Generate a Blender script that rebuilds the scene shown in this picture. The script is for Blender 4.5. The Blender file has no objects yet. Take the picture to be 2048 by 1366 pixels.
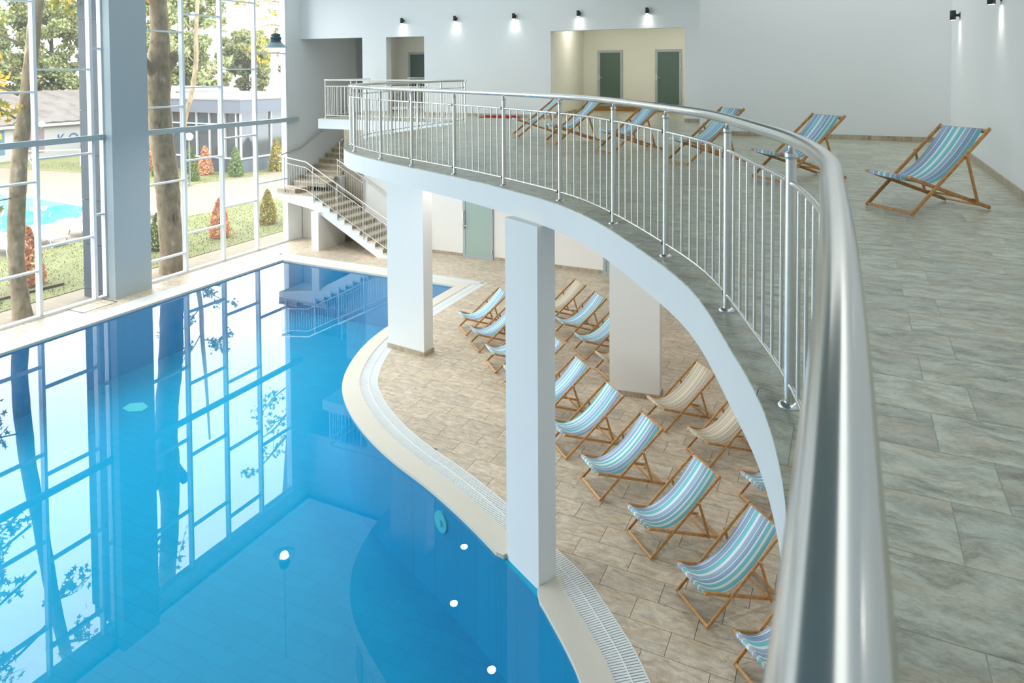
import bpy, math, random
from mathutils import Vector, Matrix
random.seed(7)
D = bpy.data
sc = bpy.context.scene
COL = sc.collection
PI = math.pi
ZU = 4.66          # upper floor level
WZ = -0.04         # water level

# ------------------------------------------------------------------ camera
P, R, YAW = math.radians(1.9), math.radians(0.32), math.radians(25.55)
fw = Vector((-math.sin(YAW)*math.cos(P), math.cos(YAW)*math.cos(P), -math.sin(P)))
r0 = Vector((math.cos(YAW), math.sin(YAW), 0)); u0 = r0.cross(fw)
rt = r0*math.cos(R) - u0*math.sin(R); up = u0*math.cos(R) + r0*math.sin(R)
CAM = Vector((0, 0, 6.2))
cd = D.cameras.new('camera'); cam = D.objects.new('camera', cd); COL.objects.link(cam)
cam.matrix_world = Matrix(((rt.x, up.x, -fw.x, CAM.x), (rt.y, up.y, -fw.y, CAM.y), (rt.z, up.z, -fw.z, CAM.z), (0, 0, 0, 1)))
cd.sensor_width = 36; cd.lens = 1422/2048*36; cd.shift_y = (185-683)/2048
cd.clip_start = 0.05; cd.clip_end = 400
cd.dof.use_dof = True; cd.dof.focus_distance = 8.5; cd.dof.aperture_fstop = 9.0
sc.camera = cam

def proj(p):
    d = Vector(p)-CAM; z = d.dot(fw)
    if z < 0.05: return None
    return (1024+1422*d.dot(rt)/z, 185-1422*d.dot(up)/z, z)

# ------------------------------------------------------------------ world, exposure
SKY = 7.7
w = D.worlds.new('overcast_sky'); sc.world = w; w.use_nodes = True
nt = w.node_tree; nt.nodes.clear()
o_ = nt.nodes.new('ShaderNodeOutputWorld'); bg = nt.nodes.new('ShaderNodeBackground')
tc = nt.nodes.new('ShaderNodeTexCoord'); nz = nt.nodes.new('ShaderNodeTexNoise')
nz.inputs['Scale'].default_value = 2.2; nz.inputs['Detail'].default_value = 4
mp = nt.nodes.new('ShaderNodeMapping'); mp.inputs['Scale'].default_value = (1, 1, 2.6)
cr = nt.nodes.new('ShaderNodeValToRGB')
cr.color_ramp.elements[0].position = .32; cr.color_ramp.elements[0].color = (.74, .82, .92, 1)
cr.color_ramp.elements[1].position = .68; cr.color_ramp.elements[1].color = (1, 1, 1, 1)
nt.links.new(tc.outputs['Generated'], mp.inputs[0]); nt.links.new(mp.outputs[0], nz.inputs['Vector'])
nt.links.new(nz.outputs['Fac'], cr.inputs[0]); nt.links.new(cr.outputs[0], bg.inputs[0])
bg.inputs[1].default_value = SKY; nt.links.new(bg.outputs[0], o_.inputs[0])
vs = sc.view_settings
vs.view_transform = 'Standard'; vs.look = 'None'; vs.gamma = 1; vs.use_curve_mapping = False; vs.exposure = 0.12
cy = sc.cycles
cy.use_denoising = True
cy.max_bounces = 8; cy.diffuse_bounces = 4; cy.glossy_bounces = 3; cy.transmission_bounces = 4; cy.transparent_max_bounces = 24
cy.caustics_reflective = False; cy.caustics_refractive = False; cy.sample_clamp_indirect = 6

def area_light(name, loc, size, energy, color=(1, 1, 1), rot=(0, 0, 0), portal=False, sy=None):
    l = D.lights.new(name, 'AREA'); l.energy = energy; l.color = color
    l.shape = 'RECTANGLE'; l.size = size; l.size_y = sy or size
    o = D.objects.new(name, l); COL.objects.link(o); o.location = loc; o.rotation_euler = rot
    if portal: l.cycles.is_portal = True
    return o
area_light('pool_fill_light', (-12.7, 8.2, 9.72), 11, 540, (.95, 1, 1), sy=24)  # added fill light over the pool side, no fixture there
area_light('right_wall_fill_light', (1.05, 6.5, 9.72), 1.4, 105, (.97, 1, .98), sy=20)  # added fill strip, brightens the right wall, terrace and handrail
area_light('end_wall_fill_light', (-.7, 15.6, 9.72), 4.6, 46, (1, 1, .97), sy=1.4)  # added fill light that washes the forward end wall
area_light('window_portal', (-18.2, 7.8, 4.6), 9.2, 10, rot=(0, -PI/2, 0), portal=True, sy=23.6)

# ------------------------------------------------------------------ materials
def srgb(r, g, b):
    f = lambda c: (c/255/12.92) if c/255 <= .04045 else ((c/255+.055)/1.055)**2.4
    return (f(r), f(g), f(b), 1)
class NT:
    def __init__(s, name):
        s.m = D.materials.new(name); s.m.use_nodes = True; s.t = s.m.node_tree; s.t.nodes.clear()
        s.out = s.n('ShaderNodeOutputMaterial')
    def n(s, t, **k):
        x = s.t.nodes.new(t)
        for a, b in k.items(): setattr(x, a, b)
        return x
    def l(s, a, b): s.t.links.new(a, b)
    def math(s, op, a, b=None):
        x = s.n('ShaderNodeMath', operation=op)
        for i, v in enumerate((a, b)):
            if v is None: continue
            if hasattr(v, 'links'): s.l(v, x.inputs[i])
            else: x.inputs[i].default_value = v
        return x.outputs[0]
    def noise(s, vec, scale, detail=3, rough=.55):
        x = s.n('ShaderNodeTexNoise'); x.inputs['Scale'].default_value = scale; x.inputs['Detail'].default_value = detail
        x.inputs['Roughness'].default_value = rough
        if vec is not None: s.l(vec, x.inputs['Vector'])
        return x.outputs['Fac']
    def mapping(s, vec, scale=(1, 1, 1), loc=(0, 0, 0), rot=(0, 0, 0)):
        x = s.n('ShaderNodeMapping'); x.inputs['Scale'].default_value = scale; x.inputs['Location'].default_value = loc; x.inputs['Rotation'].default_value = rot
        s.l(vec, x.inputs[0]); return x.outputs[0]
    def ramp(s, fac, stops, interp='LINEAR'):
        x = s.n('ShaderNodeValToRGB'); cr = x.color_ramp; cr.interpolation = interp
        while len(cr.elements) < len(stops): cr.elements.new(.5)
        for e, (p, c) in zip(cr.elements, stops): e.position = p; e.color = c
        s.l(fac, x.inputs[0]); return x.outputs[0]
    def mix(s, fac, a, b, mode='MIX'):
        x = s.n('ShaderNodeMix', data_type='RGBA', blend_type=mode)
        for i, v in ((0, fac), (6, a), (7, b)):
            if hasattr(v, 'links'): s.l(v, x.inputs[i])
            else: x.inputs[i].default_value = v
        return x.outputs[2]
    def bsdf(s, color, rough=.5, metal=0, spec=.5, bump=None, bstr=.2, bdist=.01):
        b = s.n('ShaderNodeBsdfPrincipled')
        for nm, v in (('Base Color', color), ('Roughness', rough), ('Metallic', metal), ('Specular IOR Level', spec)):
            if hasattr(v, 'links'): s.l(v, b.inputs[nm])
            else: b.inputs[nm].default_value = v
        if bump is not None:
            x = s.n('ShaderNodeBump'); x.inputs['Strength'].default_value = bstr; x.inputs['Distance'].default_value = bdist
            s.l(bump, x.inputs['Height']); s.l(x.outputs[0], b.inputs['Normal'])
        s.l(b.outputs[0], s.out.inputs[0]); return b
    def pos(s): return s.n('ShaderNodeNewGeometry').outputs['Position']
    def obj(s): return s.n('ShaderNodeTexCoord').outputs['Object']

def plain(name, col, rough=.5, metal=0, spec=.5, var=.06, nscale=3., bump=0., bscale=120):
    t = NT(name); p = t.pos()
    n = t.noise(p, nscale, 3)
    c = t.mix(n, tuple(x*(1-var) for x in col[:3])+(1,), tuple(min(1, x*(1+var)) for x in col[:3])+(1,))
    b = t.noise(p, bscale, 2) if bump else None
    t.bsdf(c, rough, metal, spec, b, bump, .004); return t.m

def tile_mat(name, cols, dark, rough, tints):
    t = NT(name); p = t.pos()
    oi = t.n('ShaderNodeObjectInfo').outputs['Random']; ge = t.n('ShaderNodeNewGeometry').outputs['Random Per Island']
    rnd = t.math('FRACT', t.math('ADD', oi, ge))
    off = t.n('ShaderNodeCombineXYZ'); t.l(t.math('MULTIPLY', rnd, 37.), off.inputs[0]); t.l(t.math('MULTIPLY', rnd, 91.), off.inputs[1])
    add = t.n('ShaderNodeVectorMath', operation='ADD'); t.l(p, add.inputs[0]); t.l(off.outputs[0], add.inputs[1])
    wv = t.noise(add.outputs[0], 3.0, 3)
    wo = t.n('ShaderNodeCombineXYZ'); t.l(t.math('MULTIPLY', wv, .27), wo.inputs[1])
    ad2 = t.n('ShaderNodeVectorMath', operation='ADD'); t.l(add.outputs[0], ad2.inputs[0]); t.l(wo.outputs[0], ad2.inputs[1])
    st = t.noise(t.mapping(ad2.outputs[0], (2.6, 6.2, 1), rot=(0, 0, .2)), 2.0, 12, .72)
    c1 = t.ramp(st, [(.32, cols[0]), (.46, cols[1]), (.56, cols[2]), (.70, cols[3])])
    pt = t.noise(t.mapping(add.outputs[0], (1.3, 3.2, 1), loc=(7, 3, 0)), 1.7, 5, .6)
    c1 = t.mix(t.math('MULTIPLY', t.ramp(pt, [(.50, (0, 0, 0, 1)), (.68, (1, 1, 1, 1))]), .55), c1, tints[0])
    pt2 = t.noise(t.mapping(add.outputs[0], (1.3, 3.6, 1), loc=(2, 9, 0)), 2.1, 5, .6)
    c1 = t.mix(t.math('MULTIPLY', t.ramp(pt2, [(.54, (0, 0, 0, 1)), (.70, (1, 1, 1, 1))]), .5), c1, tints[1])
    vn = t.noise(t.mapping(ad2.outputs[0], (1.7, 8.5, 1), rot=(0, 0, -.16)), 1.9, 10, .68)
    vein = t.ramp(vn, [(.56, (0, 0, 0, 1)), (.66, (1, 1, 1, 1))])
    c2 = t.mix(t.math('MULTIPLY', vein, .62), c1, dark)
    fine = t.noise(t.mapping(p, (45, 110, 1)), 1.2, 4, .7)
    c3 = t.mix(.42, c2, t.ramp(fine, [(.3, (.15, .15, .15, 1)), (.7, (.95, .95, .95, 1))]), 'SOFT_LIGHT')
    br = t.ramp(rnd, [(0, (.88, .88, .88, 1)), (1, (1.08, 1.07, 1.05, 1))])
    c4 = t.mix(1., c3, br, 'MULTIPLY')
    t.bsdf(c4, rough, 0, .5, st, .25, .004); return t.m

def schlick(t, ior):
    """fresnel reflectance, the same from both sides of a thin surface"""
    g = t.n('ShaderNodeNewGeometry'); d = t.n('ShaderNodeVectorMath', operation='DOT_PRODUCT')
    t.l(g.outputs['Normal'], d.inputs[0]); t.l(g.outputs['Incoming'], d.inputs[1])
    r0 = ((ior-1)/(ior+1))**2
    k = t.math('POWER', t.math('SUBTRACT', 1.0, t.math('ABSOLUTE', d.outputs['Value'])), 5.0)
    return t.math('ADD', t.math('MULTIPLY', k, 1-r0), r0)
def water_mat(name, tint, ior, bscale, bstr):
    t = NT(name); p = t.pos()
    fr = schlick(t, ior)
    tr = t.n('ShaderNodeBsdfTransparent'); tr.inputs[0].default_value = tint
    gl = t.n('ShaderNodeBsdfGlossy'); gl.inputs['Roughness'].default_value = .0; gl.inputs[0].default_value = (1, 1, 1, 1)
    bp = t.n('ShaderNodeBump'); bp.inputs['Strength'].default_value = bstr; bp.inputs['Distance'].default_value = .01
    t.l(t.noise(p, bscale, 2), bp.inputs['Height']); t.l(bp.outputs[0], gl.inputs['Normal'])
    mx = t.n('ShaderNodeMixShader'); t.l(fr, mx.inputs[0]); t.l(tr.outputs[0], mx.inputs[1]); t.l(gl.outputs[0], mx.inputs[2])
    t.l(mx.outputs[0], t.out.inputs[0]); return t.m

def glass_mat(name, tint, ior=1.45, rough=0.0):
    t = NT(name)
    fr = schlick(t, ior)
    tr = t.n('ShaderNodeBsdfTransparent'); tr.inputs[0].default_value = tint
    gl = t.n('ShaderNodeBsdfGlossy'); gl.inputs['Roughness'].default_value = rough
    mx = t.n('ShaderNodeMixShader'); t.l(fr, mx.inputs[0]); t.l(tr.outputs[0], mx.inputs[1]); t.l(gl.outputs[0], mx.inputs[2])
    du = t.n('ShaderNodeBsdfTranslucent'); du.inputs[0].default_value = (.9, .92, .92, 1)          # film of dust, its white veil added to haze the garden view
    m2 = t.n('ShaderNodeMixShader'); m2.inputs[0].default_value = .014; t.l(mx.outputs[0], m2.inputs[1]); t.l(du.outputs[0], m2.inputs[2])
    t.l(m2.outputs[0], t.out.inputs[0]); return t.m

def emit_mat(name, col, s):
    t = NT(name); e = t.n('ShaderNodeEmission'); e.inputs[0].default_value = col; e.inputs[1].default_value = s
    t.l(e.outputs[0], t.out.inputs[0]); return t.m

def stripes(name, seq, shift=0.):
    t = NT(name); s = t.n('ShaderNodeSeparateXYZ'); t.l(t.obj(), s.inputs[0])
    f = t.math('ADD', t.math('DIVIDE', s.outputs[0], .52), .5+shift)
    f = t.math('FRACT', t.math('ADD', f, 1.))
    tot = sum(a for a, _ in seq); acc = 0; stops = []
    for a, c in seq: stops.append((acc/tot, c)); acc += a
    c = t.ramp(f, stops, 'CONSTANT')
    wv = t.noise(t.mapping(t.obj(), (400, 60, 60)), 1., 1)
    c = t.mix(.18, c, t.ramp(wv, [(.35, (.3, .3, .3, 1)), (.65, (.75, .75, .75, 1))]), 'SOFT_LIGHT')
    b = t.bsdf(c, .8, 0, .2); return t.m

def wood(name, a, b):
    t = NT(name); g = t.noise(t.mapping(t.obj(), (30, 6, 6)), 3., 4)
    oi = t.n('ShaderNodeObjectInfo').outputs['Random']
    c = t.ramp(g, [(.3, a), (.7, b)])
    c = t.mix(1., c, t.ramp(oi, [(0, (.85, .85, .85, 1)), (1, (1.1, 1.08, 1.05, 1))]), 'MULTIPLY')
    t.bsdf(c, .45, 0, .4); return t.m

def foliage(name, cols):
    t = NT(name); ge = t.n('ShaderNodeNewGeometry').outputs['Random Per Island']
    c = t.ramp(ge, [(i/(len(cols)-1), c) for i, c in enumerate(cols)])
    df = t.n('ShaderNodeBsdfDiffuse'); t.l(c, df.inputs[0]); tl = t.n('ShaderNodeBsdfTranslucent'); t.l(c, tl.inputs[0])
    mx = t.n('ShaderNodeMixShader'); mx.inputs[0].default_value = .22; t.l(df.outputs[0], mx.inputs[1]); t.l(tl.outputs[0], mx.inputs[2])
    t.l(mx.outputs[0], t.out.inputs[0]); return t.m

def ground_mat(name, cols, scale, rough=.9, stretch=(1, 1, 1)):
    t = NT(name); n = t.noise(t.mapping(t.pos(), stretch), scale, 6, .65)
    c = t.ramp(n, [(.25+.5*i/(len(cols)-1), c) for i, c in enumerate(cols)])
    t.bsdf(c, rough, 0, .3, n, .3, .02); return t.m

def brick_mat(name, c1, c2, mortar, sx, sy, rot=0, rough=.85):
    t = NT(name); b = t.n('ShaderNodeTexBrick'); t.l(t.mapping(t.pos(), (1, 1, 1), rot=(0, 0, rot)), b.inputs['Vector'])
    b.inputs['Color1'].default_value = c1; b.inputs['Color2'].default_value = c2; b.inputs['Mortar'].default_value = mortar
    b.inputs['Scale'].default_value = 1; b.inputs['Brick Width'].default_value = sx; b.inputs['Row Height'].default_value = sy
    b.inputs['Mortar Size'].default_value = .008
    t.bsdf(b.outputs[0], rough, 0, .3); return t.m

M = {}
M['wall'] = plain('white_plaster', (.80, .82, .82, 1), .75, spec=.25, var=.015, nscale=.8, bump=.08)
M['fascia'] = plain('white_slab_paint', (.80, .82, .81, 1), .6, spec=.3, var=.02, nscale=1.5, bump=.15, bscale=90)
M['beige'] = plain('cream_plaster', (.76, .76, .68, 1), .75, spec=.25, var=.015, nscale=.8)
M['warm'] = plain('warm_white_plaster', (.82, .80, .76, 1), .75, spec=.25, var=.015, nscale=.8)
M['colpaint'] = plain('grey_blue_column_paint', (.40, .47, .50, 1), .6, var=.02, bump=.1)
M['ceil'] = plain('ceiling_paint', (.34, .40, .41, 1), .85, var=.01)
M['grout'] = plain('grout', srgb(126, 112, 94), .9, var=.05)
M['grout2'] = plain('grey_grout', srgb(186, 190, 180), .9, var=.05)
M['tile'] = tile_mat('beige_stone_tile', [srgb(161, 147, 127), srgb(194, 180, 159), srgb(213, 200, 181), srgb(227, 216, 198)], srgb(138, 123, 103), .42, (srgb(202, 176, 140), srgb(188, 182, 174)))
M['tileu'] = tile_mat('grey_stone_tile', [srgb(129, 129, 113), srgb(173, 175, 157), srgb(196, 200, 184), srgb(214, 209, 184)], srgb(106, 105, 88), .30, (srgb(193, 173, 143), srgb(168, 189, 181)))
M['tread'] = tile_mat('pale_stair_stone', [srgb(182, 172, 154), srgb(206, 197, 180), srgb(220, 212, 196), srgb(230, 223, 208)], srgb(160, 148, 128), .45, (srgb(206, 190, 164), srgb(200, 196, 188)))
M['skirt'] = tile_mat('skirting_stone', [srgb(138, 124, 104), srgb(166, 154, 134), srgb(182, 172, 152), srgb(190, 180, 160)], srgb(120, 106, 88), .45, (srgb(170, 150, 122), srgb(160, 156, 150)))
M['coping'] = plain('cast_stone', srgb(216, 211, 198), .6, var=.06, nscale=60, bump=.2)
M['slat'] = plain('white_grating_plastic', srgb(232, 236, 236), .45, var=.02)
M['channel'] = plain('dark_gutter', srgb(120, 126, 128), .8, var=.1)
M['steel'] = plain('polished_stainless', (.70, .70, .68, 1), .17, 1, var=.03, nscale=20)
M['steel2'] = plain('brushed_stainless', (.74, .73, .69, 1), .36, 1, var=.04, nscale=20)
M['rubber'] = plain('dark_joint', (.03, .05, .05, 1), .5)
M['alu'] = plain('white_window_profile', (.80, .83, .85, 1), .4, spec=.5, var=.02)
M['beam'] = plain('painted_beam', (.42, .50, .51, 1), .5, var=.02)
M['doorframe'] = plain('grey_aluminium', srgb(168, 178, 184), .4, var=.02)
M['doorglass'] = plain('frosted_green_glass', srgb(84, 104, 94), .35, var=.06, nscale=40)
M['doorglass2'] = plain('frosted_pale_glass', srgb(160, 180, 172), .3, var=.05, nscale=10)
M['pane'] = glass_mat('window_glass', (.955, .97, .965, 1), 1.25)
M['black'] = plain('black_metal', (.02, .025, .028, 1), .45)
M['lampgrey'] = plain('grey_enamel', srgb(143, 163, 171), .4, var=.03)
M['lampdark'] = plain('dark_enamel', srgb(62, 90, 97), .4, var=.03)
M['glow'] = emit_mat('lamp_glow', (1, .97, .92, 1), 40)
M['water'] = water_mat('pool_water_surface', (.30, .80, .86, 1), 1.52, 1.1, .005)
M['pooltile'] = brick_mat('blue_pool_mosaic', srgb(0, 172, 214), srgb(1, 176, 218), srgb(0, 166, 206), .5, .25, rough=.5)
M['wood'] = wood('teak', srgb(178, 126, 72), srgb(216, 166, 108))
M['wood2'] = plain('varnished_wood', srgb(150, 112, 58), .4, var=.25, nscale=8)
wh, pe, pb, te, cr_, dk = srgb(232, 237, 240), srgb(162, 190, 214), srgb(148, 178, 208), srgb(122, 203, 214), srgb(232, 235, 226), srgb(120, 140, 168)
BLUE = [(3, wh), (8, pe), (1, dk), (2, wh), (8, pb), (1, dk), (4, wh), (7, te), (1, dk), (6, cr_), (7, te), (1, dk), (4, wh), (8, pe), (2, wh), (1, dk), (9, pb), (2, wh), (1, dk), (8, te), (3, wh)]
M['blue1'] = stripes('blue_stripe_canvas', BLUE)
M['blue2'] = stripes('blue_stripe_canvas_offset', BLUE, .62)
M['blue3'] = stripes('blue_stripe_canvas_shifted', BLUE, .31)
be, gr, b2 = srgb(214, 204, 184), srgb(136, 132, 128), srgb(198, 188, 168)
M['beigestripe'] = stripes('beige_stripe_canvas', [(6, be), (1, gr), (5, b2), (3, be), (1, gr), (6, b2), (1, gr), (4, be), (6, b2), (1, gr), (5, be), (1, gr), (6, b2), (4, be), (1, gr), (7, be)])
M['red'] = plain('red_cloth', srgb(170, 40, 48), .8)
M['bark'] = ground_mat('plane_tree_bark', [srgb(52, 42, 30), srgb(122, 106, 82), srgb(140, 124, 98), srgb(184, 172, 148)], 5.5, stretch=(1, 1, .5))
M['bark2'] = ground_mat('dark_bark', [srgb(55, 49, 40), srgb(88, 80, 67)], 4)
M['leaf_g'] = foliage('green_leaves', [srgb(76, 90, 59), srgb(110, 122, 82), srgb(137, 143, 100), srgb(161, 161, 118), srgb(173, 162, 108)])
M['leaf_y'] = foliage('autumn_leaves', [srgb(120, 130, 60), srgb(190, 160, 50), srgb(220, 150, 30), srgb(200, 110, 30)])
M['leaf_n'] = foliage('plane_leaves', [srgb(90, 110, 60), srgb(130, 140, 70), srgb(190, 170, 70), srgb(210, 150, 40)])
M['leaf_p'] = foliage('pale_leaves', [srgb(111, 116, 75), srgb(135, 139, 95), srgb(151, 148, 111)])
M['shrub_g'] = foliage('thuja_green', [srgb(86, 104, 64), srgb(110, 126, 78), srgb(136, 148, 96)])
M['shrub_o'] = foliage('thuja_brown', [srgb(180, 127, 95), srgb(207, 149, 111), srgb(225, 169, 131)])
M['shrub_y'] = foliage('thuja_olive', [srgb(110, 112, 52), srgb(150, 146, 74), srgb(170, 130, 70)])
M['grass'] = ground_mat('lawn', [srgb(86, 89, 55), srgb(103, 105, 65), srgb(119, 111, 81)], 1.4)
M['blade'] = foliage('grass_blades', [srgb(86, 97, 53), srgb(106, 115, 64), srgb(125, 125, 78)])
M['dirt'] = ground_mat('soil', [srgb(86, 74, 59), srgb(109, 97, 79)], 3)
M['paver'] = brick_mat('sand_pavers', srgb(127, 117, 101), srgb(137, 125, 106), srgb(112, 102, 88), .4, .2)
M['terrace'] = plain('terrace_paving', srgb(114, 104, 88), .85, var=.05, nscale=.7)
M['outpool'] = plain('outdoor_pool_tile', srgb(60, 150, 196), .4, var=.05, nscale=2)
M['outwater'] = water_mat('outdoor_pool_water', (.75, .92, .97, 1), 1.3, 3., .05)
M['plastic'] = plain('white_plastic', (.5, .5, .5, 1), .5, var=.02)
M['cladding'] = plain('dark_stone_cladding', srgb(67, 76, 84), .5, spec=.2, var=.12, nscale=4)
M['bfascia'] = plain('grey_metal_fascia', srgb(84, 88, 96), .6, var=.03)
M['bstone'] = brick_mat('dark_stone_base', srgb(86, 92, 98), srgb(98, 104, 110), srgb(70, 74, 80), .6, .3)
M['bglass'] = plain('tinted_glazing', srgb(58, 62, 64), .08, var=.35, nscale=.5, spec=.8)
M['whitewall'] = plain('outdoor_white_wall', srgb(167, 165, 160), .85, var=.04, nscale=.6)
M['hallwall'] = plain('far_white_wall', srgb(112, 112, 110), .85, var=.04)
M['roofcorr'] = ground_mat('weathered_corrugated_roof', [srgb(80, 74, 70), srgb(101, 94, 88), srgb(112, 106, 100)], 1.2, stretch=(1, 1.0, 1))
M['paleroof'] = plain('pale_metal_roof', srgb(124, 118, 111), .7, var=.05)
M['mur_blue'] = plain('mural_blue', srgb(86, 116, 131), .8); M['mur_org'] = plain('mural_orange', srgb(106, 65, 22), .8)
M['mur_pink'] = plain('mural_pink', srgb(136, 113, 118), .8); M['letter'] = plain('blue_lettering', srgb(53, 92, 125), .8)
M['globe'] = plain('white_globe', (.85, .85, .85, 1), .3, var=.01)
M['postgrey'] = plain('grey_lamp_post', srgb(112, 116, 112), .6)

# ------------------------------------------------------------------ mesh builder
class MB:
    def __init__(s): s.v = []; s.f = []; s.mi = []; s.sm = []
    def add(s, vs, fs, mi=0, smooth=False):
        k = len(s.v); s.v += [tuple(v) for v in vs]
        for f in fs: s.f.append(tuple(i+k for i in f)); s.mi.append(mi); s.sm.append(smooth)
    def box(s, x0, x1, y0, y1, z0, z1, mi=0):
        s.add([(x0, y0, z0), (x1, y0, z0), (x1, y1, z0), (x0, y1, z0), (x0, y0, z1), (x1, y0, z1), (x1, y1, z1), (x0, y1, z1)],
              [(3, 2, 1, 0), (4, 5, 6, 7), (0, 1, 5, 4), (1, 2, 6, 5), (2, 3, 7, 6), (3, 0, 4, 7)], mi); return s
    def bar(s, a, b, wdir, w, h, mi=0, bev=0.):
        """bar from a to b, width w along wdir, height h perpendicular, chamfered"""
        a, b = Vector(a), Vector(b); d = (b-a).normalized(); wd = Vector(wdir); wd = (wd-d*wd.dot(d)).normalized(); hd = d.cross(wd)
        c = bev
        if c <= 0: sec = [(-w/2, -h/2), (w/2, -h/2), (w/2, h/2), (-w/2, h/2)]
        else: sec = [(-w/2+c, -h/2), (w/2-c, -h/2), (w/2, -h/2+c), (w/2, h/2-c), (w/2-c, h/2), (-w/2+c, h/2), (-w/2, h/2-c), (-w/2, -h/2+c)]
        n = len(sec); vs = [p+wd*x+hd*y for p in (a, b) for x, y in sec]
        fs = [(i, (i+1) % n, n+(i+1) % n, n+i) for i in range(n)]+[tuple(range(n-1, -1, -1)), tuple(range(n, 2*n))]
        s.add(vs, fs, mi); return s
    def tube(s, pts, r, n=10, mi=0, cap=True, smooth=True, closed=False):
        pts = [Vector(p) for p in pts]; m = len(pts)
        rr = r if isinstance(r, (list, tuple)) else [r]*m
        t0 = (pts[1]-pts[0]).normalized(); ref = Vector((0, 0, 1)) if abs(t0.z) < .9 else Vector((1, 0, 0))
        u = (ref-t0*ref.dot(t0)).normalized(); vs = []
        for i, p in enumerate(pts):
            t = (pts[min(i+1, m-1)]-pts[max(i-1, 0)]).normalized()
            u = (u-t*u.dot(t)).normalized(); v = t.cross(u)
            vs += [p+(u*math.cos(2*PI*k/n)+v*math.sin(2*PI*k/n))*rr[i] for k in range(n)]
        fs = [(i*n+k, i*n+(k+1) % n, (i+1)*n+(k+1) % n, (i+1)*n+k) for i in range(m-1) for k in range(n)]
        s.add(vs, fs, mi, smooth)
        if cap: s.add(vs[:n], [tuple(range(n-1, -1, -1))], mi); s.add(vs[-n:], [tuple(range(n))], mi)
        return s
    def lathe(s, c, prof, n=16, mi=0, smooth=True):
        vs = [(c[0]+r*math.cos(2*PI*k/n), c[1]+r*math.sin(2*PI*k/n), c[2]+z) for r, z in prof for k in range(n)]
        fs = [(i*n+k, i*n+(k+1) % n, (i+1)*n+(k+1) % n, (i+1)*n+k) for i in range(len(prof)-1) for k in range(n)]
        s.add(vs, fs, mi, smooth); return s
    def prism(s, poly, z0, z1, mi=0, mside=None):
        n = len(poly); a = sum(poly[i][0]*poly[(i+1) % n][1]-poly[(i+1) % n][0]*poly[i][1] for i in range(n))
        if a < 0: poly = poly[::-1]
        vs = [(x, y, z0) for x, y in poly]+[(x, y, z1) for x, y in poly]
        s.add(vs, [tuple(range(n, 2*n))], mi)
        s.add(vs, [tuple(range(n-1, -1, -1))]+[(i, (i+1) % n, n+(i+1) % n, n+i) for i in range(n)], mi if mside is None else mside); return s
    def mesh(s, name, mats):
        me = D.meshes.new(name); me.from_pydata(s.v, [], s.f)
        for m in (mats if isinstance(mats, (list, tuple)) else [mats]): me.materials.append(M[m])
        me.polygons.foreach_set('material_index', s.mi); me.polygons.foreach_set('use_smooth', s.sm); me.update(); return me
    def build(s, name, mats, parent=None, **props):
        return link(name, s.mesh(name, mats), parent, **props)

def link(name, me, parent=None, loc=None, rot=None, **props):
    o = D.objects.new(name, me); COL.objects.link(o)
    if parent: o.parent = parent
    if loc is not None: o.location = loc
    if rot is not None: o.rotation_euler = rot
    for k, v in props.items(): o[k] = v
    return o
def thing(name, label, cat, loc=(0, 0, 0), rotz=0, group=None):
    o = link(name, None, None, loc, (0, 0, rotz), label=label, category=cat)
    if group: o['group'] = group
    return o
def struct(name, label, loc=(0, 0, 0)):
    return link(name, None, None, loc, label=label, kind='structure')
def tag(o, label, cat, group=None):
    o['label'] = label; o['category'] = cat
    if group: o['group'] = group
    return o
def copy_tree(o, parent=None):
    c = o.copy(); COL.objects.link(c)
    if parent: c.parent = parent
    for ch in o.children: copy_tree(ch, c)
    return c

def catmull(pts, n=8):
    out = []
    for i in range(len(pts)-1):
        p0 = pts[max(i-1, 0)]; p1 = pts[i]; p2 = pts[i+1]; p3 = pts[min(i+2, len(pts)-1)]
        for k in range(n):
            t = k/n
            out.append(tuple(.5*((2*b)+(-a+c)*t+(2*a-5*b+4*c-d)*t*t+(-a+3*b-3*c+d)*t**3) for a, b, c, d in zip(p0, p1, p2, p3)))
    out.append(tuple(pts[-1])); return out
def resample(pts, step):
    out = [pts[0]]; acc = 0; nxt = step
    for a, b in zip(pts, pts[1:]):
        L = math.dist(a, b)
        while L > 0 and acc+L >= nxt:
            t = (nxt-acc)/L; out.append(tuple(x+(y-x)*t for x, y in zip(a, b))); nxt += step
        acc += L
    return out
def offset(pts, d):
    """offset polyline to its right by d"""
    out = []; n = len(pts)
    for i in range(n):
        ns = []
        for a, b in ((i-1, i), (i, i+1)):
            if a < 0 or b >= n: continue
            dx, dy = pts[b][0]-pts[a][0], pts[b][1]-pts[a][1]; L = math.hypot(dx, dy)
            if L > 1e-9: ns.append((dy/L, -dx/L))
        mx, my = sum(q[0] for q in ns)/len(ns), sum(q[1] for q in ns)/len(ns); L2 = mx*mx+my*my
        out.append((pts[i][0]+mx/L2*d, pts[i][1]+my/L2*d))
    return out
def clip_rect(poly, x0, x1, y0, y1):
    for ax, val, sg in ((0, x0, 1), (0, x1, -1), (1, y0, 1), (1, y1, -1)):
        out = []; n = len(poly)
        for i in range(n):
            a, b = poly[i], poly[(i+1) % n]; ia = (a[ax]-val)*sg >= 0; ib = (b[ax]-val)*sg >= 0
            if ia: out.append(a)
            if ia != ib:
                t = (val-a[ax])/(b[ax]-a[ax]); out.append((a[0]+(b[0]-a[0])*t, a[1]+(b[1]-a[1])*t))
        poly = out
        if len(poly) < 3: return []
    return poly
def parea(p): return abs(sum(p[i][0]*p[(i+1) % len(p)][1]-p[(i+1) % len(p)][0]*p[i][1] for i in range(len(p))))/2
def lerp(a, b, t): return tuple(x+(y-x)*t for x, y in zip(a, b))

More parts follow.
